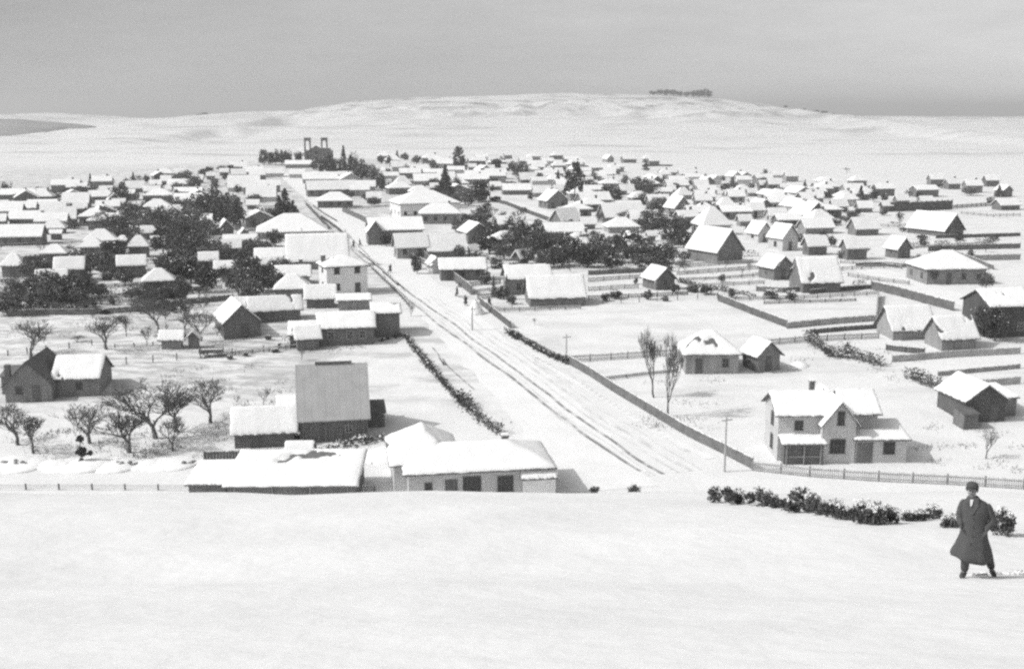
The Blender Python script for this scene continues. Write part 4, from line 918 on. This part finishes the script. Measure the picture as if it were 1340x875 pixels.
fence([(900,378),(960,374),(1000,372)], .7, 'rail', '')
fence([(1060,385),(1110,380),(1140,378)], .8, 'board', '')
fence([(1140,379),(1175,387),(1210,397),(1248,407)], 1.5, 'board', 'tall dark board fence beside the cross street, right side')
fence([(1090,355),(1140,352),(1190,350)], .8, 'rail', ''); fence([(1100,345),(1150,347),(1180,352)], .7, 'rail', '')
fence([(448,277),(470,287),(497,301)], 1.5, 'board', 'dark board fence between the upper street and the snowy corner field')
fence([(450,275),(505,271),(545,268)], .8, 'rail', ''); fence([(552,276),(562,284),(575,293)], 1.0, 'board', '')
fence([(512,272),(525,279),(540,288)], .9, 'board', '')
fence([(640,262),(662,268),(690,279),(722,291)], 1.2, 'board', 'dark diagonal fence between the two fields right of centre')
fence([(600,272),(620,268),(640,265)], .8, 'rail', '')
fence([(130,479),(200,474),(262,469),(345,461)], .9, 'wire', 'wire fence with thin posts crossing the left field', 'fence', 3)
fence([(10,466),(60,460),(120,452)], .8, 'wire', ''); fence([(150,455),(200,452),(262,444)], .5, 'wire', '')
fence([(10,414),(60,412),(110,412),(180,408),(235,400)], .9, 'board', ''); fence([(230,399),(270,396),(305,392)], .9, 'board', '')
fence([(85,380),(150,376),(230,371)], .7, 'rail', ''); fence([(120,392),(200,384),(290,378)], .7, 'picket', ''); fence([(140,366),(190,362),(235,357)], .7, 'rail', ''); fence([(110,400),(180,395),(240,388)], .6, 'picket', '')
fence([(0,323),(60,320),(110,318)], .6, 'rail', '')
fence([(-10,641),(120,641),(250,642),(490,644)], .55, 'wire', 'thin dark fence line running along the edge of near slope', 'fence', 2.6)
fence([(267,602),(320,600),(376,597)], .9, 'board', 'dark board fence behind the long half-sunk shed')
fence([(582,357),(598,371),(617,386)], 1.6, 'board', 'dark roadside board fence in front of the dark rectangular house')
fence([(600,376),(630,373),(655,370)], .8, 'picket', ''); fence([(625,392),(650,389),(680,386)], .9, 'picket', ''); fence([(620,384),(640,381),(658,379)], .6, 'rail', '')
fence([(1215,329),(1260,327),(1335,325)], 1.2, 'board', ''); fence([(1275,341),(1335,340)], 1.2, 'board', '', 'fencel'); fence([(1190,326),(1230,322),(1300,319)], .5, 'rail', '')
fence([(1250,333),(1275,343),(1300,353)], .9, 'board', '')
fence([(1165,277),(1205,276),(1246,274)], 3.0, 'board', 'long dark high fence along the far right field'); fence([(1246,273),(1290,270),(1335,268)], 1.2, 'picket', ''); fence([(1258,280),(1300,284),(1335,283)], .9, 'rail', '')
fence([(508,300),(525,314),(548,332),(570,350)], 1.5, 'board', 'dark roadside board fence along the right edge of the upper street')
fence([(628,398),(648,414),(668,430)], 1.1, 'board', 'short dark board fence below the pointed snow heap'); fence([(432,250),(438,260),(446,270)], 1.3, 'board', '')
fence([(398,233),(410,243),(424,255)], 1.4, 'board', ''); fence([(486,352),(500,366),(520,385),(535,402)], .8, 'rail', ''); fence([(400,268),(412,281),(430,300)], 1.0, 'board', '')
fence([(1150,388),(1148,402),(1147,418)], 1.0, 'board', ''); fence([(1000,453),(985,462),(972,468)], .9, 'board', ''); fence([(765,399),(800,412),(850,428)], .4, 'rail', '') if 0 else None
fence([(1060,437),(1105,433),(1147,430)], .7, 'board', ''); fence([(990,381),(1025,383),(1060,381)], .9, 'board', ''); fence([(1110,362),(1150,368),(1190,373)], .8, 'rail', ''); fence([(1120,349),(1160,348),(1186,350)], .8, 'board', '')
fence([(770,360),(830,357),(880,354)], .9, 'board', ''); fence([(1000,398),(1060,396),(1120,394)], .5, 'picket', '', 'fence'); fence([(770,392),(840,389),(900,386)], .7, 'picket', '', 'fence'); fence([(1225,312),(1270,311),(1335,309)], .9, 'board', '')
fence([(1160,458),(1185,461),(1210,463)], .8, 'board', ''); fence([(520,330),(545,341),(572,356)], 1.1, 'board', ''); fence([(20,341),(60,338),(75,337)], .8, 'board', ''); fence([(225,350),(255,347),(290,344)], 1.0, 'board', ''); fence([(660,432),(700,452),(738,472)], .6, 'rail', '')
fence([(1150,297),(1175,298),(1185,297)], .9, 'rail', ''); fence([(840,218),(860,217.6),(880,217.6)], 1.0, 'board', '')
fence([(285,467),(330,463),(395,455)], .6, 'rail', ''); fence([(420,285),(440,299),(455,312)], .8, 'picket', ''); fence([(470,330),(500,355),(520,374)], .5, 'rail', '')
fence([(410,270),(425,281),(440,290)], .6, 'rail', ''); fence([(575,470),(580,478)], .5, 'rail', '')
def hedge(px, w_, h, label, gaps=.0, dens=70, snowy=.25):
    pts = densify([at(*p) for p in px], 1.0); c0 = pts[0].copy(); r = empty('hedge', c0); rnd = random.Random(int(px[0][0])); b = MB(); sn = MB()
    for p in pts:
        q = p - c0
        nn = mnoise.noise(Vector((p.x / 3, p.y / 3, 4.4)))
        if nn < -gaps_t(gaps): continue
        hh = h * (1 + .6 * nn)
        for i in range(int(dens * (1 + nn))):
            v = q + Vector((rnd.gauss(0, w_ * .4), rnd.gauss(0, w_ * .5), rnd.random() * hh)); a = Vector((rnd.gauss(0, 1), rnd.gauss(0, 1), rnd.gauss(0, 1))).normalized(); t = a.orthogonal().normalized(); u = a.cross(t); s = .11
            tgt = sn if v.z - q.z > hh * .75 and rnd.random() < snowy else b
            tgt.add([v - t * s - u * s * .6, v + t * s - u * s * .7, v + t * s * .8 + u * s, v - t * s + u * s * .6], [(0, 1, 2, 3)])
    b.build('foliage', M['leaf'], r)
    if sn.v: sn.build('snow', M['snow'], r)['kind'] = 'stuff'
    tag(r, label, 'hedge', 'hedges in the snow'); return r
def gaps_t(g): return 1 - g if g else 2
hedge([(531,442),(545,460),(560,480),(577,500),(596,520),(604,530)], .5, .8, 'dark straggling hedge running down the left side of the main street', 0, 60, .2)
hedge([(602,524),(618,540),(632,552),(650,566)], 1.0, 1.1, 'thick dark hedge end nearest the viewer, left of the street', 0, 90, .15)
hedge([(664,436),(676,444)], .5, .9, 'small dark hedge clump at the roadside above the board fence', 0, 70)
hedge([(690,449),(700,456),(720,467),(738,474)], .45, .6, 'low dark hedge leading into the top of the long street fence', .2, 55)
hedge([(1058,446),(1075,458),(1090,466),(1120,470),(1150,478),(1180,490),(1205,502),(1236,512)], .9, 1.3, 'dark hedge winding down between the right-hand yards', .9, 90, .3)
hedge([(676,442),(690,450),(712,463),(742,476)], .5, .8, 'dark hedge strip linking the roadside clump to the long board fence', 0, 60)
hedge([(890,370),(950,382),(985,388)], .7, .8, 'low dark hedge beside the tiny gabled house in the middle', 0, 50, .2)
hedge([(500,576),(440,586),(418,596)], .9, .8, 'ragged snow-dusted hedge in front of the grey-roofed barn', 0, 50, .5)
for i, (pts_, w_, h_, lb) in enumerate([([(10,412),(80,410),(150,408),(230,402)], .8, 1.3, 'long dark hedge, lowest of the left garden rows'), ([(60,398),(130,394),(200,390)], .7, 1.2, 'dark hedge, second lowest of the left garden rows'), ([(120,384),(180,379),(240,374)], .7, 1.2, 'dark hedge, third from below in the left gardens'),
    ([(135,366),(190,362),(250,358)], .7, 1.2, 'dark hedge, fourth from below in the left gardens'), ([(150,349),(200,345),(260,341)], .7, 1.3, 'dark hedge, highest of the left garden rows'), ([(235,404),(270,400),(300,396)], .6, 1.1, 'short dark hedge left of the long low shed'),
    ([(560,350),(600,346),(655,344)], .7, 1.2, 'dark hedge behind the dark rectangular street house'), ([(725,352),(800,349),(880,345)], .8, 1.4, 'long dark hedge below the middle garden trees'), ([(885,340),(930,338),(990,335)], .7, 1.2, 'dark hedge in front of the big middle barn'),
    ([(1190,322),(1220,320),(1300,316)], .6, .9, 'low hedge in the far right field'), ([(1040,378),(1085,376),(1130,372)], .6, .8, 'low hedge in front of the wide snowy barn')]):
    hedge(pts_, w_, h_, lb, .75, 26, .25)
hedge([(525,440),(500,446)], .5, .5, 'short dark hedge at the corner of the joined timber sheds', 0, 55, .3)
def stonewall(px, h, label):
    pts = densify([at(*p) for p in px], .55); c0 = pts[0].copy(); r = empty('stone_wall', c0); rnd = random.Random(3); b = MB(); sn = MB()
    for p in pts:
        q = p - c0
        if rnd.random() < .3 and mnoise.noise(q / 4) > -.1:
            for k in range(4):
                c = q + Vector((rnd.uniform(-.6, .6), rnd.uniform(-.9, -.2), rnd.uniform(.1, h * 1.1))); s = rnd.uniform(.15, .3)
                b.lathe([(s * .5, -s * .6), (s, -s * .2), (s * .9, s * .3), (s * .4, s * .6)], 6, Matrix.Translation(c) @ Matrix.Rotation(rnd.random() * 3, 4, 'Z'))
        n = rnd.uniform(.5, 1.6); hh = h * (.35 + .5 * rnd.random() + .5 * mnoise.noise(q / 3))
        sn.lathe([(2.0 * n, -.15), (1.5 * n, hh * .45), (.8 * n, hh * .85), (.2, hh)], 12, Matrix.Translation(q + Vector((rnd.uniform(-.5, .5), rnd.uniform(-.3, .3), 0))))
    b.build('stones', M['stone'], r); sn.build('snow', M['snow'], r, True); tag(r, label, 'wall')
def rock(x, y, w_, lab):
    p = at_slope(x, y); s = ppm(p); k = w_ / s / 2; rnd = random.Random(x); b = MB(); b.lathe([(k * .9, -.3), (k, .05), (k * .85, k * .5), (k * .35, k * .8)], 9)
    b.v = [(a + rnd.uniform(-.2, .2) * k, c + rnd.uniform(-.2, .2) * k, z + rnd.uniform(-.12, .12) * k) for a, c, z in b.v]
    o = b.build('rock', M['stone']); o.location = p; b = MB(); b.lathe([(k * .8, k * .55), (k * .7, k * .8), (k * .3, k * 1.0), (.02, k * 1.03)], 10); b.build('snow', M['snow'], o, True); tag(o, lab, 'rock', 'rocks along the slope edge')
stonewall([(-5,607),(60,607),(110,609),(180,607),(250,606)], .45, 'snow-buried low stone wall below the orchard at left')
def pile(x, y, h, w_, label, nm='snow_pile', cat='snow pile'):
    p = at(x, y); b = MB(); b.lathe([(w_, -.3), (w_ * .85, h * .15), (w_ * .55, h * .5), (w_ * .25, h * .85), (.03, h)], 14); rnd = random.Random(x)
    b.v = [(a + rnd.uniform(-.08, .08), c + rnd.uniform(-.08, .08), z + rnd.uniform(-.04, .04)) for a, c, z in b.v]
    o = b.build(nm, M['snow'], None, True); o.location = p; tag(o, label, cat)
pile(622, 410, 2.2, 1.6, 'pointed heap of snow at the end of the roadside board fence')
pile(505, 596, .9, 3.0, 'broad snow heap between the grey-roofed barn and the nearest house')
pile(1045, 478, .6, 1.6, 'low snow mound beside the winding hedge on the right')
def hut_cart():
    p = at(277, 466); r = empty('cart', p, R(8))
    b = MB(); b.box(-1.6, 1.6, -.7, .7, .55, .68)
    for y in (-.7, .66): b.box(-1.6, 1.6, y, y + .04, .69, 1.1)
    b.box(-1.6, -1.56, -.65, .65, .69, 1.1); b.build('cart_bed', M['dark'], r)
    for x in (-.95, .95):
        for y in (-.85, .85):
            b = MB(); n = 14
            for k in range(n):
                a0, a1 = 6.283 * k / n, 6.283 * (k + 1) / n; b.tube((x + .5 * math.cos(a0), y, .5 + .5 * math.sin(a0)), (x + .5 * math.cos(a1), y, .5 + .5 * math.sin(a1)), .045, .045, 4)
            for k in range(6): a0 = 6.283 * k / 6; b.tube((x, y, .5), (x + .48 * math.cos(a0), y, .5 + .48 * math.sin(a0)), .03, .025, 4)
            b.build('wheel', M['dark'], r)
    b = MB(); b.tube((1.6, 0, .6), (3.3, 0, .35), .05, .04, 5); b.build('shaft', M['dark'], r)
    b = MB(); b.box(-1.5, 1.5, -.62, .62, .69, .95); b.build('snow', M['snow'], r)
    tag(r, 'dark wooden cart under snow standing by the left field fence', 'cart')
hut_cart()
def pole(x, yt, yb, label, arm=True):
    p = at(x, yb); s = ppm(p); h = (yb - yt) / s; r = empty('utility_pole', p, R(20)); b = MB(); b.tube((0, 0, -.3), (0, 0, h), .11, .08, 8); b.build('pole', M['fencel'], r)
    if arm:
        b = MB(); b.box(-.6, .6, -.11, -.04, h - .5, h - .4); b.build('crossarm', M['fencel'], r)
        for xx in (-.5, .5): b = MB(); b.lathe([(.05, h - .398), (.06, h - .33), (.03, h - .28)], 6, Matrix.Translation((xx, -.07, 0))); b.build('insulator', M['white'], r)
    tag(r, label, 'utility pole', 'utility poles')
pole(948, 541, 617, 'slim grey pole standing behind the bend of the long street fence'); pole(741, 436, 474, 'short grey pole at the top end of the long street fence')
pole(1139, 540, 560, 'grey pole behind the nearest right-hand house'); pole(618, 400, 432, 'thin pole beside the pointed snow heap')
pole(396, 298, 336, 'pole rising among the roofs left of the upper street', False)

# ------------------------------------------------------------------ people
def skinned(name, verts, edges, rad, m, parent, sub=2, root=0):
    me = bpy.data.meshes.new(name); bm = bmesh.new(); ly = bm.verts.layers.skin.verify(); vs = []
    for i, v in enumerate(verts):
        x = bm.verts.new(v); rr = rad[i]; x[ly].radius = (rr, rr) if not isinstance(rr, tuple) else rr; x[ly].use_root = i == root; vs.append(x)
    for a, b in edges: bm.edges.new((vs[a], vs[b]))
    bm.to_mesh(me); bm.free(); o = bpy.data.objects.new(name, me); COL.objects.link(o)
    sk = o.modifiers.new('skin', 'SKIN'); sk.use_smooth_shade = True; sb = o.modifiers.new('sub', 'SUBSURF'); sb.levels = sub; sb.render_levels = sub
    bpy.context.view_layer.update(); dg = bpy.context.evaluated_depsgraph_get(); m2 = bpy.data.meshes.new_from_object(o.evaluated_get(dg)); m2.name = name
    o.modifiers.clear(); o.data = m2; m2.materials.clear(); m2.materials.append(m); o.parent = parent
    return o
def ico(b, c, r, s=(1, 1, 1)):
    n, k = 10, 7; vs = []; fs = []
    for j in range(k + 1):
        for i in range(n):
            a = 6.283 * i / n; t = math.pi * j / k; vs.append((c[0] + r * s[0] * math.sin(t) * math.cos(a), c[1] + r * s[1] * math.sin(t) * math.sin(a), c[2] + r * s[2] * math.cos(t)))
    for j in range(k):
        for i in range(n): fs.append((j * n + i, j * n + (i + 1) % n, (j + 1) * n + (i + 1) % n, (j + 1) * n + i))
    b.add(vs, fs)
def man(loc):
    r = empty('person', loc, R(-30))
    V = [(.05,.0,.93),(.04,.0,1.12),(.03,0,1.32),(.0,0,1.45),(-.035,-.01,1.53),(-.045,-.025,1.60),(-.045,-.02,1.67),(-.045,-.015,1.72),
         (-.04,0,.86),(-.06,-.02,.50),(-.07,.08,.11),(-.09,-.06,.045),
         (.15,.02,.86),(.27,.22,.48),(.33,.54,.10),(.39,.42,-.02),
         (-.17,0,1.40),(-.23,.02,1.14),(-.16,-.11,.98),(.23,0,1.39),(.34,.04,1.13),(.23,-.10,.98)]
    E = [(0,1),(1,2),(2,3),(3,4),(4,5),(5,6),(6,7),(0,8),(8,9),(9,10),(10,11),(0,12),(12,13),(13,14),(14,15),(2,16),(16,17),(17,18),(2,19),(19,20),(20,21)]
    Rd = [.14,.13,.15,.07,.052,.078,.088,.06,.09,.062,.035,.025,.09,.062,.035,.025,.06,.045,.035,.06,.045,.035]
    skinned('body', V, E, Rd, M['skin'], r)
    # trousers
    skinned('trousers', [(.05,0,.93),(-.04,0,.86),(-.06,-.02,.50),(-.07,.08,.07),(.15,.02,.86),(.27,.22,.48),(.33,.53,.06)], [(0,1),(1,2),(2,3),(0,4),(4,5),(5,6)], [.15,.105,.085,.075,.105,.085,.072], M['coat'], r)
    for a, bb in (((-.07,.11,.055), (-.09,-.12,.04)), ((.32,.58,.02), (.41,.38,-.02))):
        skinned('shoe', [a, tuple((Vector(a) + Vector(bb)) / 2), bb], [(0,1),(1,2)], [.06,.055,.045], M['shoe'], r)
    # long coat
    prof = [(.39,.035,.335,.22),(.46,.03,.325,.21),(.6,.035,.28,.19),(.8,.04,.235,.165),(1.0,.035,.205,.145),(1.15,.032,.215,.15),(1.3,.03,.235,.16),(1.39,.03,.235,.145),(1.45,.02,.19,.12),(1.49,.0,.11,.09),(1.54,-.02,.085,.08)]
    b = MB(); n = 36; vs = []; fs = []
    for j, (z, cx, rx, ry) in enumerate(prof):
        fold = max(0, (1.0 - z)) * .11
        for i in range(n):
            a = 6.283 * i / n; f = 1 + fold * math.sin(a * 7 + 1) + fold * .5 * math.sin(a * 3)
            flare = max(0, .95 - z); b_ = max(0, .95 - z); zz = z + (.035 * math.sin(a * 2 + .6) if j == 0 else 0)
            vs.append((cx + rx * f * math.cos(a) - flare * .06 * (math.cos(a) < 0), (ry + flare * .14 * (math.sin(a) > 0)) * f * math.sin(a), zz))
    for j in range(len(prof) - 1):
        for i in range(n): fs.append((j * n + i, j * n + (i + 1) % n, (j + 1) * n + (i + 1) % n, (j + 1) * n + i))
    b.add(vs, fs); c = b.build('coat', M['coat'], r, True)
    so_ = c.modifiers.new('t', 'SOLIDIFY'); so_.thickness = .012
    for side in (0, 1):
        q = [V[16], V[17], V[18]] if side == 0 else [V[19], V[20], V[21]]
        s0 = tuple(Vector(q[0]) + Vector((.03 if side == 0 else -.03, 0, .01)))
        skinned('sleeve', [s0, q[0], q[1], q[2]], [(0,1),(1,2),(2,3)], [.06,.082,.07,.055], M['coat'], c)
    b = MB()   # collar and lapels
    for sx in (-1, 1): b.add([(-.02, -.095, 1.53), (-.02 + sx * .09, -.06, 1.55), (-.02 + sx * .12, -.135, 1.42), (.015, -.168, 1.25)], [(0, 1, 2, 3)])
    b.build('lapels', M['coat'], c).modifiers.new('t', 'SOLIDIFY').thickness = .012
    b = MB(); b.add([(-.05, -.105, 1.50), (.0, -.105, 1.51), (-.01, -.15, 1.41), (-.035, -.155, 1.39)], [(0, 1, 2, 3)]); o = b.build('scarf', M['cloth'], r); o.modifiers.new('t', 'SOLIDIFY').thickness = .02
    b = MB()
    for k in range(4): ico(b, (.02, -.17 - (.02 if k > 1 else 0), 1.2 - k * .16), .014)
    b.build('button', M['shoe'], c)
    # hair and face
    b = MB(); rnd = random.Random(2)
    for i in range(70):
        a = rnd.uniform(0, 6.28); t = rnd.uniform(0, 1.75); d = Vector((math.sin(t) * math.cos(a), math.sin(t) * math.sin(a), math.cos(t)))
        if d.y < -.45 and d.z < .55: continue
        ico(b, tuple(Vector((-.045, -.008, 1.675)) + Vector((d.x * .082, d.y * .09, d.z * .095))), .028)
    b.build('hair', M['hair'], r, True)
    b = MB(); b.lathe([(.098, 1.70), (.104, 1.73), (.09, 1.775), (.045, 1.80), (.01, 1.805)], 18, Matrix.Translation((-.045, -.012, 0))); b.lathe([(.07, 1.702), (.075, 1.712)], 14, Matrix.Translation((-.06, -.085, 0))); b.build('cap', M['coat'], r, True)
    b = MB()
    for sx in (-1, 1): ico(b, (-.045 + sx * .03, -.098, 1.655), .011)
    b.build('eyes', M['hair'], r)
    b = MB(); ico(b, (-.045, -.112, 1.63), .014, (.8, 1.2, 1.5)); b.build('nose', M['skin'], r, True)
    b = MB(); ico(b, (-.045, -.098, 1.595), .018, (1.3, .5, .3)); b.build('mouth', M['shoe'], r)
    for sx in (-1, 1): b = MB(); ico(b, (-.045 + sx * .085, -.01, 1.64), .02, (.5, .8, 1.3)); b.build('ear', M['skin'], r, True)
    return r
p0 = at_slope(1266, 756)
mn = man(p0); mn.scale = (1.0, 1.0, 1.0)
tag(mn, 'person in long dark coat standing with legs apart, large in right foreground', 'person', 'people in the snow')
for x, y, lab, rz in [(450, 317, 'farthest dark-coated person of three walking on the upper street', 40), (463, 324, 'dark-coated person, middle one of the three on the upper street', 150), (471, 322, 'dark-coated person on the right of the three on the upper street', -60),
                      (511, 357, 'lone dark-coated person on the tracks beside the white two-storey house', 170), (598, 388, 'dark-coated person by the roadside fence, left of a pair', 70), (609, 400, 'dark-coated person by the roadside fence, right of a pair', 20),
                      (640, 402, 'dark-coated person standing right of the pointed snow heap', -30), (422, 254, 'tiny dark-coated person far up the street', 0)]:
    c = copy_tree(mn); c.location = at(x, y); c.rotation_euler = (0, 0, R(rz)); c['label'] = lab; c['group'] = 'people in the snow'

def footprints():
    b = MB(); rnd = random.Random(4); n = 12
    for i in range(26):
        q = p0 + Vector((.35 + i * .42, .55 + i * .16 + rnd.uniform(-.04, .04), 0)); side = .11 if i % 2 else -.11; q.y += side
        for ring in range(n):
            a0, a1 = 6.283 * ring / n, 6.283 * (ring + 1) / n
            for rr in (1,):
                A = Vector((q.x + .19 * math.cos(a0), q.y + .10 * math.sin(a0), 0)); B = Vector((q.x + .19 * math.cos(a1), q.y + .10 * math.sin(a1), 0))
                A.z = fore(A.x, A.y) + .02; B.z = fore(B.x, B.y) + .02; b.tube(A, B, .025, .025 * rnd.uniform(.6, 1.2), 5)
    o = b.build('footprints', M['ground'], None, True); o['kind'] = 'structure'
footprints()
# ------------------------------------------------------------------ dead grass poking through the snow
def tufts():
    b = MB(); rnd = random.Random(8)
    for (x0, x1, y0, y1, n) in [(150, 300, 545, 600, 900), (190, 380, 470, 540, 500), (0, 130, 560, 600, 400), (200, 500, 440, 462, 500), (0, 300, 380, 440, 900), (840, 960, 525, 560, 250), (1200, 1335, 555, 620, 350), (400, 500, 590, 604, 300), (560, 700, 250, 262, 200), (900, 1050, 352, 392, 400), (850, 1000, 440, 500, 150), (1030, 1200, 448, 500, 300)]:
        cs = [(rnd.uniform(x0, x1), rnd.uniform(y0, y1)) for _ in range(max(4, n // 25))]
        for i in range(n):
            cx_, cy_ = rnd.choice(cs); p = at(cx_ + rnd.gauss(0, 8), cy_ + rnd.gauss(0, 2.5)); h = rnd.uniform(.12, .4); a = rnd.uniform(0, 3.14); u = Vector((math.cos(a), math.sin(a), 0)) * .05; l = Vector((rnd.gauss(0, .12), rnd.gauss(0, .12), h))
            b.add([p - u, p + u, p + l], [(0, 1, 2)])
    o = b.build('grass', M['grass']); tag(o, 'dead grass stalks poking through the snow', 'grass'); o['kind'] = 'stuff'
tufts()

# ------------------------------------------------------------------ labels that single things out
LM = [('the church', 413, 205), ('the white two-storey house', 450, 360), ('the grey-roofed barn', 435, 520), ('the nearest pale house', 615, 610), ('the right two-storey house', 1092, 560), ('the dark left farmhouse', 70, 500),
      ('the long dark barn', 725, 380), ('the squat hipped house', 925, 465), ('the walled yard', 1070, 408), ('the black tree mass', 290, 270), ('the large white-walled building', 555, 265), ('the tall lobed tree', 752, 240), ('the oval cypress', 603, 208),
      ('the middle gardens', 760, 325), ('the wide snowy barn', 1066, 355), ('the lone field barn', 1225, 296), ('the ribbed hipped house', 1235, 345), ('the corner hipped house', 438, 262), ('the dark hipped house', 1018, 258), ('the big middle barn', 940, 318),
      ('the conical dark tree', 374, 268), ('the left field sheds', 95, 345), ('the hilltop grove', 890, 120), ('the left orchard', 190, 540), ('the far left roofs', 40, 280), ('the upper left gardens', 220, 320), ('the lower left gardens', 190, 395), ('the far central houses', 690, 245), ('the far right fields', 1270, 255), ('the pale gabled pair', 1010, 305), ('the right edge house', 1275, 530), ('the foreground person', 1270, 690)]
ORD = ['first', 'second', 'third', 'fourth', 'fifth', 'sixth', 'seventh', 'eighth', 'ninth', 'tenth', 'eleventh', 'twelfth']
def finish_labels():
    bk = {}
    for o, look, x, y in AUTO:
        if look is None: continue
        n, lx, ly = min(LM, key=lambda l: ((l[1] - x)) ** 2 + ((l[2] - y) * 2.2) ** 2)
        dx, dy = x - lx, (y - ly) * 2.2
        rel = ('right of' if dx > 0 else 'left of') if abs(dx) > abs(dy) else ('below' if dy > 0 else 'above')
        bk.setdefault((look, rel, n), []).append((x, y, o))
    for (look, rel, n), l in bk.items():
        l.sort(key=lambda t: t[0])
        rows = [('', l)]
        if len(l) > 5:
            l2 = sorted(l, key=lambda t: t[1]); h = len(l2) // 2; rows = [('upper row', sorted(l2[:h], key=lambda t: t[0])), ('lower row', sorted(l2[h:], key=lambda t: t[0]))]
        for rw, ll in rows:
            for i, (x, y, o) in enumerate(ll):
                sfx = f', {rw}' if rw else ''
                if len(ll) == 1: o['label'] = f'{look} {rel} {n}{sfx}'
                elif i == 0: o['label'] = f'leftmost {look} {rel} {n}{sfx}'
                elif i == len(ll) - 1: o['label'] = f'rightmost {look} {rel} {n}{sfx}'
                else: o['label'] = f'{ORD[min(i, 11)]} {look} from left, {rel} {n}{sfx}'
finish_labels()
for o in list(scene.objects):
    for k in ('_s', '_W', '_D', '_He'):
        if k in o: del o[k]
